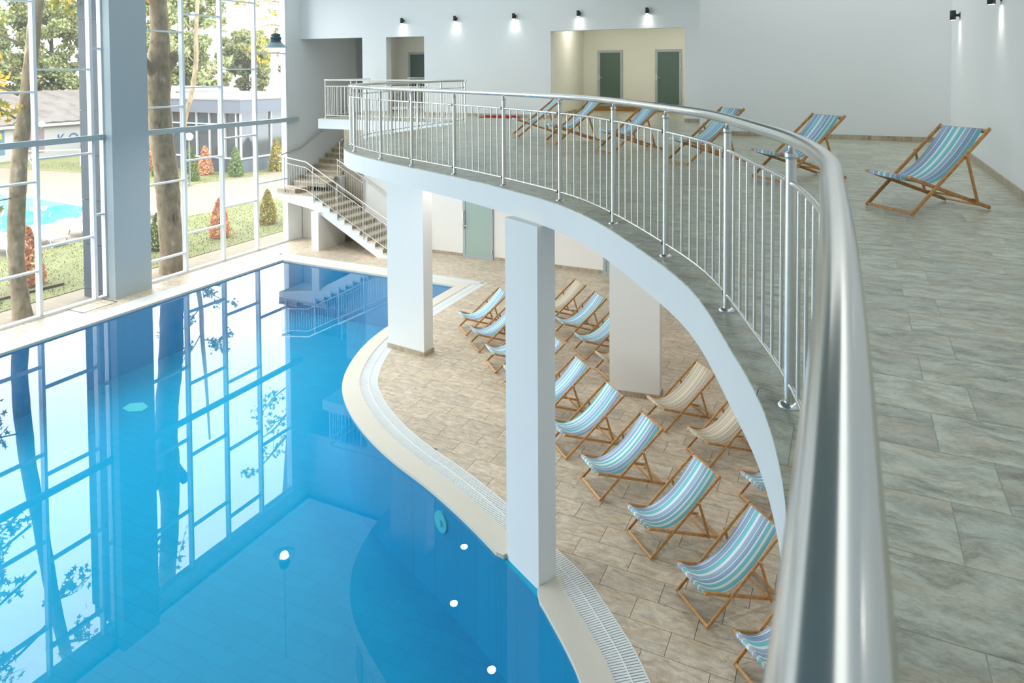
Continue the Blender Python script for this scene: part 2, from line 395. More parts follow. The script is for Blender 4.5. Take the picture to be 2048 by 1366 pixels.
# ================================================================== SETTING
# ---- plan curves
EDGE = catmull([(-.13, -4), (-.13, -2), (-.13, 0), (-.14, 1.2), (-.17, 2.1), (-.20, 2.65), (-.34, 3.31), (-.58, 3.97), (-1.01, 4.98), (-1.62, 5.9), (-2.36, 6.85), (-3.05, 7.53),
                (-3.96, 8.15), (-4.9, 8.70), (-6.04, 9.27), (-7.14, 9.83), (-8.08, 10.38), (-8.72, 10.86), (-9.22, 11.42), (-9.62, 12.12), (-9.88, 12.9), (-10.02, 13.8), (-10.08, 15.2), (-10.1, 16.5), (-10.1, 17.7)], 5)
PE = catmull([(-.42, -4), (-.42, 0), (-.44, 1.5), (-.52, 2.6), (-.78, 3.6), (-1.22, 4.75), (-1.85, 5.85), (-2.39, 6.6), (-2.62, 6.87), (-2.94, 7.19), (-3.3, 7.51), (-3.93, 7.9), (-4.5, 8.24), (-5.09, 8.56), (-5.69, 8.85),
              (-6.4, 9.15), (-7.08, 9.49), (-7.74, 9.9), (-8.41, 10.42), (-9.01, 11.06), (-9.5, 11.95), (-9.86, 13.0), (-10.04, 14.2), (-10.12, 15.8), (-10.15, 17.5)], 5)
POOLR = PE                                   # right shore, y increasing
POOL = POOLR+[(-16.75, 17.55), (-17.02, -4)]
COP_O = offset(POOL, .30); GUT_O = offset(POOL, .66)
MAINY = 20.4; XR = 1.8; YF = -4.0; CEIL = 9.75

def make_tiles(poly, z, sx, sy, ox, oy, alt, mat, parent, limit=300, skip=None, thick=.012, gap=.004):
    xs = [p[0] for p in poly]; ys = [p[1] for p in poly]
    L = []
    j0 = math.floor((min(ys)-oy)/sy); j1 = math.ceil((max(ys)-oy)/sy)
    for j in range(j0, j1):
        y0 = oy+j*sy; y1 = y0+sy; off = ox+alt[j % len(alt)]
        i0 = math.floor((min(xs)-off)/sx); i1 = math.ceil((max(xs)-off)/sx)
        for i in range(i0, i1):
            x0 = off+i*sx; x1 = x0+sx; c = ((x0+x1)/2, (y0+y1)/2)
            if skip and skip(*c): continue
            q = clip_rect(poly, x0+gap/2, x1-gap/2, y0+gap/2, y1-gap/2)
            if len(q) < 3 or parea(q) < .003: continue
            full = abs(parea(q)-(sx-gap)*(sy-gap)) < 1e-4
            pr = proj((c[0], c[1], z)); inn = pr and -60 < pr[0] < 2108 and -60 < pr[1] < 1426
            d = (Vector((c[0], c[1], z))-CAM).length
            L.append(((parea(q)*(CAM.z-z)/d**3 if inn else -d), c, q, full))
    L.sort(key=lambda t: -t[0])
    fm = MB().box(-sx/2+gap/2, sx/2-gap/2, -sy/2+gap/2, sy/2-gap/2, 0, thick).mesh('tile', mat)
    rest = MB()
    for k, (s_, c, q, full) in enumerate(L):
        if k < limit and s_ > 0:
            if full: link('tile', fm, parent, (c[0], c[1], z))
            else: link('tile', MB().prism([(x-c[0], y-c[1]) for x, y in q], 0, thick).mesh('tile', mat), parent, (c[0], c[1], z))
        else: rest.prism(q, z, z+thick)
    if rest.v: rest.build('tile_field', mat, parent, kind='stuff')

# ---- lower floor
fl = struct('floor', 'beige stone tiled floor around the indoor pool')
FLP = GUT_O[:len(POOLR)]+[GUT_O[len(POOLR)-1]]+GUT_O[len(POOLR):]+[(-18.45, YF), (-18.45, 26), (-15.6, 26), (-15.6, MAINY), (XR, MAINY), (XR, YF)]
MB().prism(FLP, -.25, -.012).build('screed', 'grout', fl)
make_tiles(FLP, -.012, .72, .36, -.05, .05, [0, .24, .48], 'tile', fl, skip=lambda x, y: y > MAINY+.1, gap=.0065)
# ---- pool coping, basin
def strip(mb, a, b, z0, z1, mi=0):
    for i in range(len(a)-1):
        q = [a[i], a[i+1], b[i+1], b[i]]
        mb.prism(q, z0, z1, mi)
COLDIR = Vector((.87, -.49, 0)).normalized()
def in_gap(p): return -3.97 < p[0] < -3.27 and 7 < p[1] < 8.4
cop = struct('trim_1', 'pale cast stone coping around the pool edge')
mb = MB(); mb2 = MB()
i_gap = [i for i, p in enumerate(POOL) if in_gap(p)]
g0, g1 = min(i_gap), max(i_gap)
PI_ = offset(POOL, -.03)
strip(mb, PI_[:g0]+[(-3.33, 7.585)], COP_O[:g0]+[(-3.16, 7.90)], -.05, .012)
strip(mb2, [(-3.95, 7.93)]+PI_[g1+1:], [(-3.76, 8.23)]+COP_O[g1+1:], -.05, .012)
mb.build('coping_run', 'coping', cop); mb2.build('coping_run', 'coping', cop)
basin = struct('pool_basin', 'blue tiled basin of the indoor pool')
bm = MB(); bm.prism(POOL, -1.75, -1.6)
bm.build('pool_bottom', 'pooltile', basin)
wl = MB(); strip(wl, POOL+[POOL[0]], offset(POOL, .2)+[offset(POOL, .2)[0]], -1.7, -.05); wl.build('pool_wall', 'pooltile', basin)
MB().prism([(-15.2, 10.95), (-14.95, 11.1), (-14.65, 11.0), (-14.6, 10.8), (-14.85, 10.65), (-15.15, 10.7)], -1.6, -1.585).build('floor_inlet', 'slat', basin)
MB().tube([(-5.30, 8.70, -.36), (-5.325, 8.645, -.36)], .15, 20).tube([(-5.32, 8.65, -.36), (-5.335, 8.625, -.36)], .05, 12).build('wall_inlet', 'slat', basin)
wp = MB(); pw = offset(POOL, .01)
wp.add([(x, y, WZ) for x, y in pw], [tuple(range(len(pw)))[::-1]])
a_ = sum(pw[i][0]*pw[(i+1) % len(pw)][1]-pw[(i+1) % len(pw)][0]*pw[i][1] for i in range(len(pw)))
if a_ > 0: wp.f = [wp.f[0][::-1]]
wo = wp.build('pool_water', 'water'); wo['label'] = 'clear still blue water of the indoor pool'; wo['kind'] = 'structure'

# ---- gutter grating: slats across the curve
gut = thing('gutter_grating', 'white slatted overflow grating set in the floor along the pool', 'grating')
ga, gb = COP_O, GUT_O
ch = MB(); strip(ch, ga, gb, -.12, -.08); ch.build('channel', 'channel', gut)
ri = MB(); strip(ri, offset(POOL, .301), offset(POOL, .315), -.08, .002); strip(ri, offset(POOL, .645), offset(POOL, .658), -.08, .002); strip(ri, offset(POOL, .473), offset(POOL, .487), -.02, .004)
ri.build('grating_rail', 'slat', gut)
cl = resample(offset(POOL, .48), .034); sl = []
for i in range(1, len(cl)-1):
    a, b = cl[i-1], cl[i+1]; dx, dy = b[0]-a[0], b[1]-a[1]; ang = math.atan2(dy, dx)
    if math.hypot(*(cl[i][k]-(-3.58, 7.85)[k] for k in (0, 1))) < .18: continue
    pr = proj((cl[i][0], cl[i][1], 0)); inn = pr and 0 < pr[0] < 2048 and 0 < pr[1] < 1400
    sl.append((math.dist((cl[i][0], cl[i][1], 0), CAM) if inn else 1e3, cl[i], ang))
sl.sort(key=lambda t: t[0])
sm = MB().box(-.011, .011, -.164, .164, -.03, 0).mesh('slat', 'slat'); rest = MB()
for k, (d_, c, ang) in enumerate(sl):
    if k < 300: link('slat', sm, gut, (c[0], c[1], 0), (0, 0, ang))
    else:
        d1 = Vector((math.cos(ang), math.sin(ang), 0)); n1 = Vector((-d1.y, d1.x, 0)); cc = Vector((c[0], c[1], -.015))
        rest.bar(cc-n1*.164, cc+n1*.164, d1, .022, .03)
rest.build('slat_field', 'slat', gut, kind='stuff')

# ---- upper floor slab
SLAB = EDGE+[(-15.3, 17.7), (-15.3, MAINY), (XR, MAINY), (XR, YF)]
uf = struct('upper_floor', 'curved upper terrace slab with white edge above the pool')
MB().prism(SLAB, ZU-.32, ZU-.012, 0, 0).build('slab', 'fascia', uf)
make_tiles(SLAB, ZU-.012, .72, .36, .33, 2.53, [0, .18], 'tileu', uf, skip=lambda x, y: (x > -3.17+.36 and y > 16.9))
MB().prism(offset(EDGE, .02)+[(-15.28, 17.72), (-15.28, MAINY), (XR, MAINY), (XR, YF)], ZU-.012, ZU-.0012).build('grout_bed', 'grout2', uf)
af = struct('floor_1', 'tiled floor of the alcove with two doors')
ALC = [(-8.42, MAINY), (-9.0, 25), (-4.3, 25), (-4.3, MAINY)]
MB().prism(ALC, ZU-.3, ZU-.012).build('slab', 'fascia', af)
make_tiles(ALC, ZU-.012, .72, .36, .33, 2.53, [0, .18], 'tileu', af)
MB().prism([(-8.98, 24.72), (-9.0, 25), (-4.3, 25), (-4.3, 24.72)], ZU, ZU+.16).build('wooden_ledge', 'wood2', af)
cf = struct('floor_2', 'floor of the corridor behind the end wall')
MB().box(-15.6, -9.4, MAINY, 24.6, ZU-.3, ZU).build('slab', 'tileu', cf)

# ---- walls
TH = .3
wb = struct('wall_back', 'tall white end wall with openings and a row of spot lamps')
m = MB()
def wallbox(x0, x1, z0, z1): m.box(x0, x1, MAINY, MAINY+TH, z0, z1)
wallbox(-18.45, -15.6, 7.34, CEIL); wallbox(-15.6, -14.58, ZU-.32, CEIL); wallbox(-14.58, -13.03, 7.32, CEIL)
wallbox(-13.03, -8.42, ZU-.32, CEIL); wallbox(-8.42, -4.3, 7.36, CEIL); wallbox(-4.3, XR, ZU-.32, CEIL)
m.build('plaster', 'wall', wb)
m = MB(); m.box(-15.6, XR, MAINY, MAINY+TH, 0, ZU-.32); m.build('lower_plaster', 'warm', wb)
sk = MB()
for a, b in ((-15.6, -14.58), (-13.03, -8.42), (-4.3, -3.1)): sk.box(a, b, MAINY-.02, MAINY, ZU, ZU+.1)
for a, b in ((-15.6, -11.6), (-10.4, -6.75), (-5.6, XR)): sk.box(a, b, MAINY-.02, MAINY, 0, .1)
sk.build('skirting', 'skirt', wb)
w2 = struct('wall_right_end', 'plain white wall standing forward behind the upper deck chairs')
MB().box(-3.17, XR, 16.7, MAINY, ZU, CEIL).build('plaster', 'wall', w2)
MB().box(-3.19, XR, 16.68, 16.7, ZU, ZU+.1).build('skirting', 'skirt', w2)
w3 = struct('wall_right', 'white side wall with two spot lamps')
MB().box(XR, XR+TH, YF, MAINY+TH, -.2, CEIL).build('plaster', 'wall', w3)
MB().box(XR-.02, XR, YF, 16.7, ZU, ZU+.1).build('skirting', 'skirt', w3)
w4 = struct('wall_front', 'white wall behind the viewer')
MB().box(-18.6, XR+TH, YF-TH, YF, -1.8, CEIL).build('plaster', 'wall', w4)
w5 = struct('wall_left', 'grey shaded solid wall beside the stair, past the windows')
MB().box(-18.75, -18.4, 19.72, 26.3, -.2, CEIL).build('plaster', 'wall', w5)
MB().box(-18.4, -15.3, 26, 26.3, 0, CEIL).build('end_plaster', 'wall', w5)
MB().box(-15.6, -15.3, MAINY+TH, 26, 0, ZU).build('side_plaster', 'warm', w5)
w6 = struct('wall_alcove', 'cream walls of the alcove with two doors')
m = MB(); m.box(-9.3, -4.0, 25, 25.3, ZU, 9); m.prism([(-8.42, MAINY+TH), (-9.0, 25), (-9.3, 25), (-8.8, MAINY+TH)], ZU, 9); m.box(-4.3, -4, MAINY+TH, 25, ZU, 9); m.box(-9.3, -4, MAINY+TH, 25.3, 8.2, 8.4)
m.build('plaster', 'beige', w6)
MB().prism([(-8.42, MAINY+TH), (-9.0, 24.72), (-8.97, 24.72), (-8.39, MAINY+TH)], ZU, ZU+.1).build('skirting', 'skirt', w6)
w7 = struct('wall_corridor', 'cream wall of the corridor seen through the narrow opening')
m = MB(); m.box(-18.4, -9.4, 24.6, 24.9, ZU, 9); m.box(-9.4, -9.3, MAINY+TH, 24.9, ZU, 9); m.box(-18.4, -9.3, MAINY+TH, 24.9, 8.2, 8.4); m.box(-17.2, -17.0, 23.4, 24.6, ZU, 8.2)
m.build('plaster', 'beige', w7)
ce = struct('ceiling', 'white ceiling high above the pool hall')
MB().box(-18.6, XR+TH, YF, MAINY+TH, CEIL, CEIL+.2).build('plaster', 'ceil', ce)

# ---- window wall
XW = -18.45; YT = 9.25
GRID = [13.77+1.4533*k for k in range(-12, 5)]          # mullion lines
GRID = [g for g in GRID if g > YF+.1]
TRZ = {}
base_z = {16.7: 1.73, 18.2: 2.27}
def tr_z(ymid):
    k = round((ymid-(15.22-.727))/1.4533)              # k=0 : bay right of the column
    z0 = (.62+.56*k) % 2.25
    return [z0+2.25*i for i in range(-1, 5) if .3 < z0+2.25*i < YT-.15]
pane_cache = {}
def window(name, y0, y1, label):
    wn = struct(name, label)
    ys = [y for y in GRID if y0-.01 <= y <= y1+.01]
    edges = sorted(set([y0]+ys+[y1]))
    for y in edges:
        yy = min(max(y, y0+.045), y1-.045)
        MB().box(XW-.06, XW+.10, yy-.04, yy+.04, .05, YT).build('mullion', 'alu', wn)
    MB().box(XW-.06, XW+.10, y0, y1, .0, .06).build('sill', 'alu', wn)
    MB().box(XW-.06, XW+.10, y0, y1, YT-.06, YT+.02).build('head', 'alu', wn)
    for a, b in zip(edges, edges[1:]):
        if b-a < .3: continue
        ym = round((a+b)/2, 3)
        zs = [z for z in tr_z(ym) if abs(z-4.42) > .2]
        for z in zs: MB().box(XW-.05, XW+.08, a+.04, b-.04, z-.025, z+.025).build('transom', 'alu', wn)
        lv = sorted([.06]+[z for z in tr_z(ym)]+[YT-.06])
        for c, d in zip(lv, lv[1:]): MB().box(XW-.006, XW+.006, a+.04, b-.04, c+.02, d-.02).build('pane', 'pane', wn)
    MB().box(XW+.101, XW+.22, y0, y1+(.35 if y1 > 19 else 0), 4.34, 4.49).build('beam', 'beam', wn)
    return wn
window('window_1', -3.9, 12.68, 'tall white framed window wall left of the big column')
window('window_2', 13.7, 19.72, 'tall white framed window wall between column and stair')
lw = struct('wall_window_head', 'white lintel over the tall windows')
MB().box(-18.7, -18.35, YF, 19.72, YT+.02, CEIL).build('lintel', 'wall', lw)

# ---- columns
def quad_column(name, label, pts, z0, z1, skirt, extra=None):
    c = struct(name, label)
    MB().prism(pts, z0, z1).build('shaft', extra or 'fascia', c)
    if skirt:
        cx = sum(p[0] for p in pts)/4; cyy = sum(p[1] for p in pts)/4
        big = [(cx+(x-cx)*1.0+.02*(1 if x > cx else -1), cyy+(y-cyy)+.02*(1 if y > cyy else -1)) for x, y in pts]
        MB().prism(big, 0, .1).build('skirting', 'skirt', c)
    return c
quad_column('column', 'white slab shaped column standing in the pool coping', [(-3.92, 7.97), (-3.33, 7.63), (-3.20, 7.86), (-3.79, 8.20)], -1.6, ZU-.32, False)
quad_column('column', 'white column beside the pool in front of the stair', [(-9.29, 12.95), (-8.27, 12.83), (-8.24, 13.15), (-9.26, 13.27)], 0, ZU-.32, True)
quad_column('column', 'warm white column among the lower deck chairs', [(-4.11, 12.83), (-3.18, 12.96), (-3.21, 13.26), (-4.14, 13.13)], 0, ZU-.32, True, 'warm')
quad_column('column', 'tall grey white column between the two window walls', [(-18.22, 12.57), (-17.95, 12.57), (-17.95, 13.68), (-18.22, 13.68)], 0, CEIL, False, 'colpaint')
ck = struct('column_cladding', 'dark stone clad pillar outside the windows')
for i in range(8):
    z0 = -.1+1.245*i-1.0
    MB().box(-19.35, -18.55, 12.62, 13.6, max(-.1, z0+.008), z0+1.237).build('cladding_panel', 'cladding', ck)
MB().box(-19.3, -18.6, 12.66, 13.56, -.1, 9.2).build('core', 'black', ck)
tr = struct('trim_2', 'floor access cover with dark edges beside the big column')
MB().box(-18.35, -17.75, 11.55, 12.45, .0005, .006).build('cover', 'tile', tr)
MB().box(-17.78, -17.74, 11.5, 12.45, .0, .0055).build('edge_gap', 'black', tr); MB().box(-18.35, -17.75, 12.45, 12.49, .0, .0055).build('edge_gap', 'black', tr); MB().box(-18.35, -17.75, 11.51, 11.53, .0, .0055).build('edge_gap', 'black', tr)

# ---- staircase
st = struct('staircase', 'tiled staircase with white underside rising from the pool side')
SY0, SY1 = 19.05, 20.35; NR = 11; RH = 1.87/NR; TR = .312; X0 = -13.52
tread_t = .05
for k in range(NR-1):
    x = X0-TR*k; z = RH*(k+1)
    MB().box(x-TR-.02, x+.025, SY0, SY1, z-.045, z).build('step', 'tread', st)
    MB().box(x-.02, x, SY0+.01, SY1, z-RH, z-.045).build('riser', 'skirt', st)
XL = X0-TR*(NR-1)                                       # landing starts
side = [(X0, 0)]
for k in range(NR-1): side += [(X0-TR*k-.021, RH*(k+1)-.045), (X0-TR*(k+1)-.021, RH*(k+1)-.045)]
side += [(XL-.021, 1.83), (-18.37, 1.83), (-18.37, 1.62), (XL-.05, 1.36), (X0-.55, 0)]
m = MB(); n = len(side)
vs = [(x, SY0+.012, z) for x, z in side]+[(x, SY1, z) for x, z in side]
m.add(vs, [tuple(range(n)), tuple(range(2*n-1, n-1, -1))]+[(i, i+n, (i+1) % n+n, (i+1) % n) for i in range(n)])
m.build('stringer', 'fascia', st)
MB().box(-18.37, XL+.025, SY0, SY1, 1.831, 1.875).build('landing', 'tile', st)
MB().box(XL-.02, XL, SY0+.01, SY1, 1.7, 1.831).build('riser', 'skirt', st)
ups = [(SY0, 2.04, -18.37, -17.55), (19.72, 2.21, -18.37, -16.78), (20.2, 2.36, -18.37, -16.78)]
for y, z, xa, xb in ups:
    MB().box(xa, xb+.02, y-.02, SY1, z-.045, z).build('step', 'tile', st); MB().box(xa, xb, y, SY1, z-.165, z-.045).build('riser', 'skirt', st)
for k in range(13):
    y = 20.62+.352*k; z = 2.5+.168*k
    MB().box(-18.39, -16.78, y-.02, y+.352, z-.045, z).build('step', 'tile', st)
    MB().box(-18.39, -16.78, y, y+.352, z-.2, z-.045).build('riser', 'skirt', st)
m = MB(); m.box(-18.39, -16.78, 20.35, 20.62, 2.2, 2.36); m.build('step', 'tile', st)
m = MB(); m.box(-16.78, -16.62, 20.42, 26, 0, 2.35); m.box(-16.75, -16.44, 18.95, SY1, 0, 1.33)
m.build('support_wall', 'warm', st)
MB().box(-16.62, -15.6, 20.6, 20.7, 0, 4.3).build('clad_panel', 'skirt', st)
MB().box(-18.37, -16.75, 20.33, 20.6, 0, 2.2).build('support_wall', 'warm', st)
MB().box(-16.77, -16.73, 18.96, SY1, 0, .1).build('skirting', 'skirt', st)

# ================================================================== RAILINGS
def railing(root, pts_xy, zf, posts, nb=7, top_r=.0325, post_r=.024, zt=1.217, zm=1.02, zb=.10, mat='steel', base=True, arc=True):
    """pts_xy: dense plan curve; posts: arc-length positions"""
    top = [(x, y, zf+zt) for x, y in pts_xy]
    MB().tube(top, top_r, 20).build('handrail', mat, root)
    cum = [0]
    for a, b in zip(pts_xy, pts_xy[1:]): cum.append(cum[-1]+math.dist(a, b))
    def at(s):
        s = min(max(s, 0), cum[-1]-1e-6)
        for i in range(len(cum)-1):
            if cum[i+1] >= s:
                t = (s-cum[i])/(cum[i+1]-cum[i]); return lerp(pts_xy[i], pts_xy[i+1], t)
    pm = MB().lathe((0, 0, 0), [(0, .004), (post_r, .004), (post_r, .012), (post_r, zt-top_r-.06), (post_r, zt-top_r-.05), (post_r*1.18, zt-top_r-.048), (post_r*1.18, zt-top_r-.046), (post_r*1.18, zt-top_r-.032), (post_r*1.18, zt-top_r-.03), (post_r*.55, zt-top_r-.02), (post_r*.55, zt-.01)], 14).mesh('post', 'steel2')
    fm = MB().lathe((0, 0, 0), [(0, .018), (post_r*1.3, .018), (post_r*2.2, .006), (post_r*2.2, 0)], 16).mesh('base_plate', mat)
    bm_ = MB().tube([(0, 0, zb), (0, 0, zm)], .0085, 8, cap=False).mesh('baluster', 'steel2')
    jm = MB().box(-.016, .016, -.016, .016, -.016, .016).mesh('joint', 'rubber')
    for s in posts:
        x, y = at(s); p = link('post', pm, root, (x, y, zf)); link('base_plate', fm, p)
    for s0, s1 in zip(posts, posts[1:]):
        seg = [at(s0+(s1-s0)*t/8) for t in range(9)]
        sa, sb = at(s0+post_r), at(s1-post_r)
        seg[0], seg[-1] = sa, sb
        for z, r in ((zm, .012), (zb, .012)): MB().tube([(x, y, zf+z) for x, y in seg], r, 8).build('mid_rail' if z > .5 else 'bottom_rail', mat, root)
        q = at(s0+post_r+.012)
        for z in (zm, zb): link('joint', jm, root, (q[0], q[1], zf+z))
        for k in range(nb):
            x, y = at(s0+(s1-s0)*(k+1)/(nb+1)); link('baluster', bm_, root, (x, y, zf))
def nearest_s(pts, q):
    cum = 0; best = (1e9, 0)
    for a, b in zip(pts, pts[1:]):
        L = math.dist(a, b); t = max(0, min(1, ((q[0]-a[0])*(b[0]-a[0])+(q[1]-a[1])*(b[1]-a[1]))/max(L*L, 1e-9)))
        d = math.dist(lerp(a, b, t), q)
        if d < best[0]: best = (d, cum+L*t)
        cum += L
    return best[1]
RAILC = resample(offset(EDGE, .125), .08)
pq = [(-.01, -1.7), (-.01, -.4), (-.02, .88), (-.07, 2.15), (-.28, 3.41), (-.73, 4.61), (-1.38, 5.75), (-2.14, 6.75), (-3.07, 7.69), (-4.13, 8.44), (-5.25, 9.03), (-6.37, 9.55), (-7.38, 10.01), (-8.49, 10.80), (-9.32, 11.74), (-9.8, 12.85), (-9.95, 14.06), (-9.98, 15.27), (-9.98, 16.45), (-9.98, 17.6)]
rl = thing('railing', 'polished steel railing following the curved edge of the upper terrace', 'railing')
railing(rl, RAILC, ZU, [nearest_s(RAILC, q) for q in pq])
rb = thing('railing', 'straight steel railing on the white bridge at the stair head', 'railing')
BR = resample([(-9.98, 17.85), (-15.16, 17.85), (-15.16, 20.3)], .1)
railing(rb, BR, ZU, [.05, 1.3, 2.6, 3.9, 5.15, 6.5, 7.5], top_r=.024, post_r=.02, mat='steel2')
rc = thing('railing', 'short steel railing inside the corridor behind the narrow opening', 'railing')
railing(rc, resample([(-15.2, 22.6), (-13.6, 22.6)], .2), ZU, [.05, .8, 1.55], nb=5, top_r=.022, post_r=.018, mat='steel2')
# stair railings (sloping)
def slope_rail(root, path, bal_step, posts, rails=(1.12, .92, .14), drop=.0, mat='steel2'):
    """path: list of (x,y,z of step line)"""
    for h, r in zip(rails, (.021, .011, .011)):
        MB().tube([(x, y, z+h) for x, y, z in path], r, 10).build('handrail' if h == rails[0] else 'mid_rail' if h == rails[1] else 'bottom_rail', mat, root)
    dense = resample(path, .02); cum = [i*.02 for i in range(len(dense))]
    bm_ = MB().tube([(0, 0, rails[2]), (0, 0, rails[1])], .0065, 6, cap=False).mesh('baluster', mat)
    pm = MB().tube([(0, 0, -.12), (0, 0, rails[0]-.015)], .018, 10).mesh('post', mat)
    for s in posts:
        p = dense[min(len(dense)-1, int(s/.02))]; link('post', pm, root, p)
    s = bal_step
    while s < cum[-1]:
        if all(abs(s-q) > .05 for q in posts): link('baluster', bm_, root, dense[int(s/.02)])
        s += bal_step
rs = thing('stair_railing', 'steel railing on the pool side of the staircase', 'railing')
slope_rail(rs, [(-13.5, SY0-.02, .12), (-17.02, SY0-.02, 1.9), (-18.25, SY0-.02, 2.06)], .115, [.1, 1.25, 2.45, 3.6, 4.95])
rs2 = thing('stair_railing', 'steel railing along the wall side of the staircase', 'railing')
slope_rail(rs2, [(-15.58, 20.36, 1.25), (-16.76, 20.36, 1.85)], .12, [.02, 1.3])
rs3 = thing('stair_railing', 'steel railing on the upper stair flight behind the terrace tip', 'railing')
slope_rail(rs3, [(-16.76, 20.5, 2.45), (-16.76, 24.6, 4.4)], .14, [.02, 1.4, 2.8, 4.2])
wh1 = thing('wall_handrail', 'tubular handrail bracketed to the white wall by the stair foot', 'handrail')
MB().tube([(-15.56, 20.33, 2.38), (-13.4, 20.33, 1.15)], .021, 10).build('tube', 'steel2', wh1)
for t in (.1, .5, .9): p = lerp((-15.56, 20.33, 2.36), (-13.4, 20.33, 1.13), t); MB().tube([p, (p[0], 20.36, p[2]-.05), (p[0], 20.405, p[2]-.05)], .008, 6).build('bracket', 'steel2', wh1)
wh2 = thing('wall_handrail', 'dark tubular handrail bracketed to the grey wall above the landing', 'handrail')
MB().tube([(-18.3, 19.1, 3.18), (-18.3, 20.22, 3.35), (-18.3, 25.0, 5.7)], .027, 10).build('tube', 'steel2', wh2)
for t in (.0, .3, .7): p = lerp((-18.3, 20.22, 3.33), (-18.3, 25., 5.68), t); MB().tube([p, (-18.34, p[1], p[2]-.05), (-18.41, p[1], p[2]-.05)], .008, 6).build('bracket', 'steel2', wh2)

# ================================================================== DOORS
def door(name, label, x0, x1, y, z0, z1, glass, hinge_right=True):
    d = struct(name, label); f = .09
    m = MB(); m.box(x0, x0+f, y-.05, y-.001, z0, z1); m.box(x1-f, x1, y-.05, y-.001, z0, z1); m.box(x0+f, x1-f, y-.05, y-.001, z1-f, z1); m.box(x0+f, x1-f, y-.05, y-.001, z0, z0+f*.9)
    m.build('door_frame', 'doorframe', d)
    MB().box(x0+f, x1-f, y-.035, y-.02, z0+f*.9, z1-f).build('glass', glass, d)
    hx = x0+f*.5 if hinge_right else x1-f*.5; s = 1 if hinge_right else -1
    MB().box(hx-.02, hx+.02, y-.062, y-.05, z0+.95, z0+1.15).tube([(hx, y-.06, z0+1.05), (hx, y-.11, z0+1.05), (hx+s*.13, y-.11, z0+1.05)], .011, 8).build('handle', 'steel2', d)
    kx = x1-f*.35 if hinge_right else x0+f*.35
    for z in (z0+.25, z1-.6, z1-.25): MB().tube([(kx, y-.065, z-.06), (kx, y-.065, z+.06)], .018, 8).build('hinge', 'steel2', d)
    return d
door('door_1', 'dark green glazed grey framed door in the alcove, nearer the corner', -8.43, -7.49, 25, ZU+.161, 6.86, 'doorglass')
door('door_2', 'dark green glazed grey framed door in the alcove, beside the pier', -6.3, -5.36, 25, ZU+.161, 6.86, 'doorglass')
door('door_3', 'dark green glazed door at the end of the corridor', -16.45, -15.5, 24.6, ZU, 6.9, 'doorglass')
d4 = door('door_4', 'pale frosted glass door on the lower level behind the column', -11.56, -10.45, MAINY, 0, 2.3, 'doorglass2', True)
MB().tube([(-11.51, MAINY-.06, .95), (-11.51, MAINY-.11, .98), (-11.51, MAINY-.11, 1.5), (-11.51, MAINY-.06, 1.53)], .02, 8).build('pull_handle', 'steel2', d4)
door('door_5', 'grey framed lower level door mostly behind the warm white column', -6.72, -5.62, MAINY, 0, 2.3, 'doorglass2', True)

# ================================================================== LAMPS
def spot(name, loc, energy, angle, blend=.6, col=(1, .96, .9), size=.03):
    l = D.lights.new(name, 'SPOT'); l.energy = energy; l.spot_size = angle; l.spot_blend = blend; l.color = col; l.shadow_soft_size = size
    o = D.objects.new(name, l); COL.objects.link(o); o.location = loc; return o
def wall_lamp(loc, ndir, label, group):
    t = thing('wall_lamp', label, 'lamp', loc, 0, group)
    n = Vector(ndir); c = n*.115
    MB().lathe((c.x, c.y, -.09), [(.0, .18), (.045, .18), (.05, .172), (.05, .0), (.044, .0), (.044, .02), (0, .02)], 16).build('cylinder_body', 'black', t)
    MB().lathe((c.x, c.y, -.088), [(.043, .0), (0, .0)], 14).build('lens', 'glow', t)
    MB().bar((0, 0, 0), tuple(n*.07), (0, 0, 1), .05, .035).bar((0, 0, 0), tuple(n*.012), (0, 0, 1), .10, .07).build('bracket', 'black', t)
    s = spot('lamp_beam', (c.x, c.y, -.10), 8.5, math.radians(105), 1.0); s.parent = t
    return t
names = ['spot lamp on the end wall above the narrow opening', 'spot lamp on the end wall just right of the narrow opening', 'spot lamp on the end wall midway between the two openings', 'spot lamp on the end wall above the left part of the alcove', 'spot lamp on the end wall above the right part of the alcove']
for x, n_ in zip((-13.85, -11.77, -9.63, -7.47, -5.36), names):
    wall_lamp((x, MAINY, 7.86), (0, -1, 0), 'small black '+n_, 'black spot lamps on the end wall')
wall_lamp((XR, 15.5, 7.15), (-1, 0, 0), 'small black spot lamp on the right wall nearer its corner', 'black spot lamps on the right wall')
for y, n_ in ((7.35, 'third'), (3.25, 'fourth')):
    wall_lamp((XR, y, 7.12), (-1, 0, 0), 'small black spot lamp on the right wall, %s from its corner' % n_, 'black spot lamps on the right wall')
wall_lamp((XR, 11.45, 7.12), (-1, 0, 0), 'small black spot lamp on the right wall cut by the picture top', 'black spot lamps on the right wall')
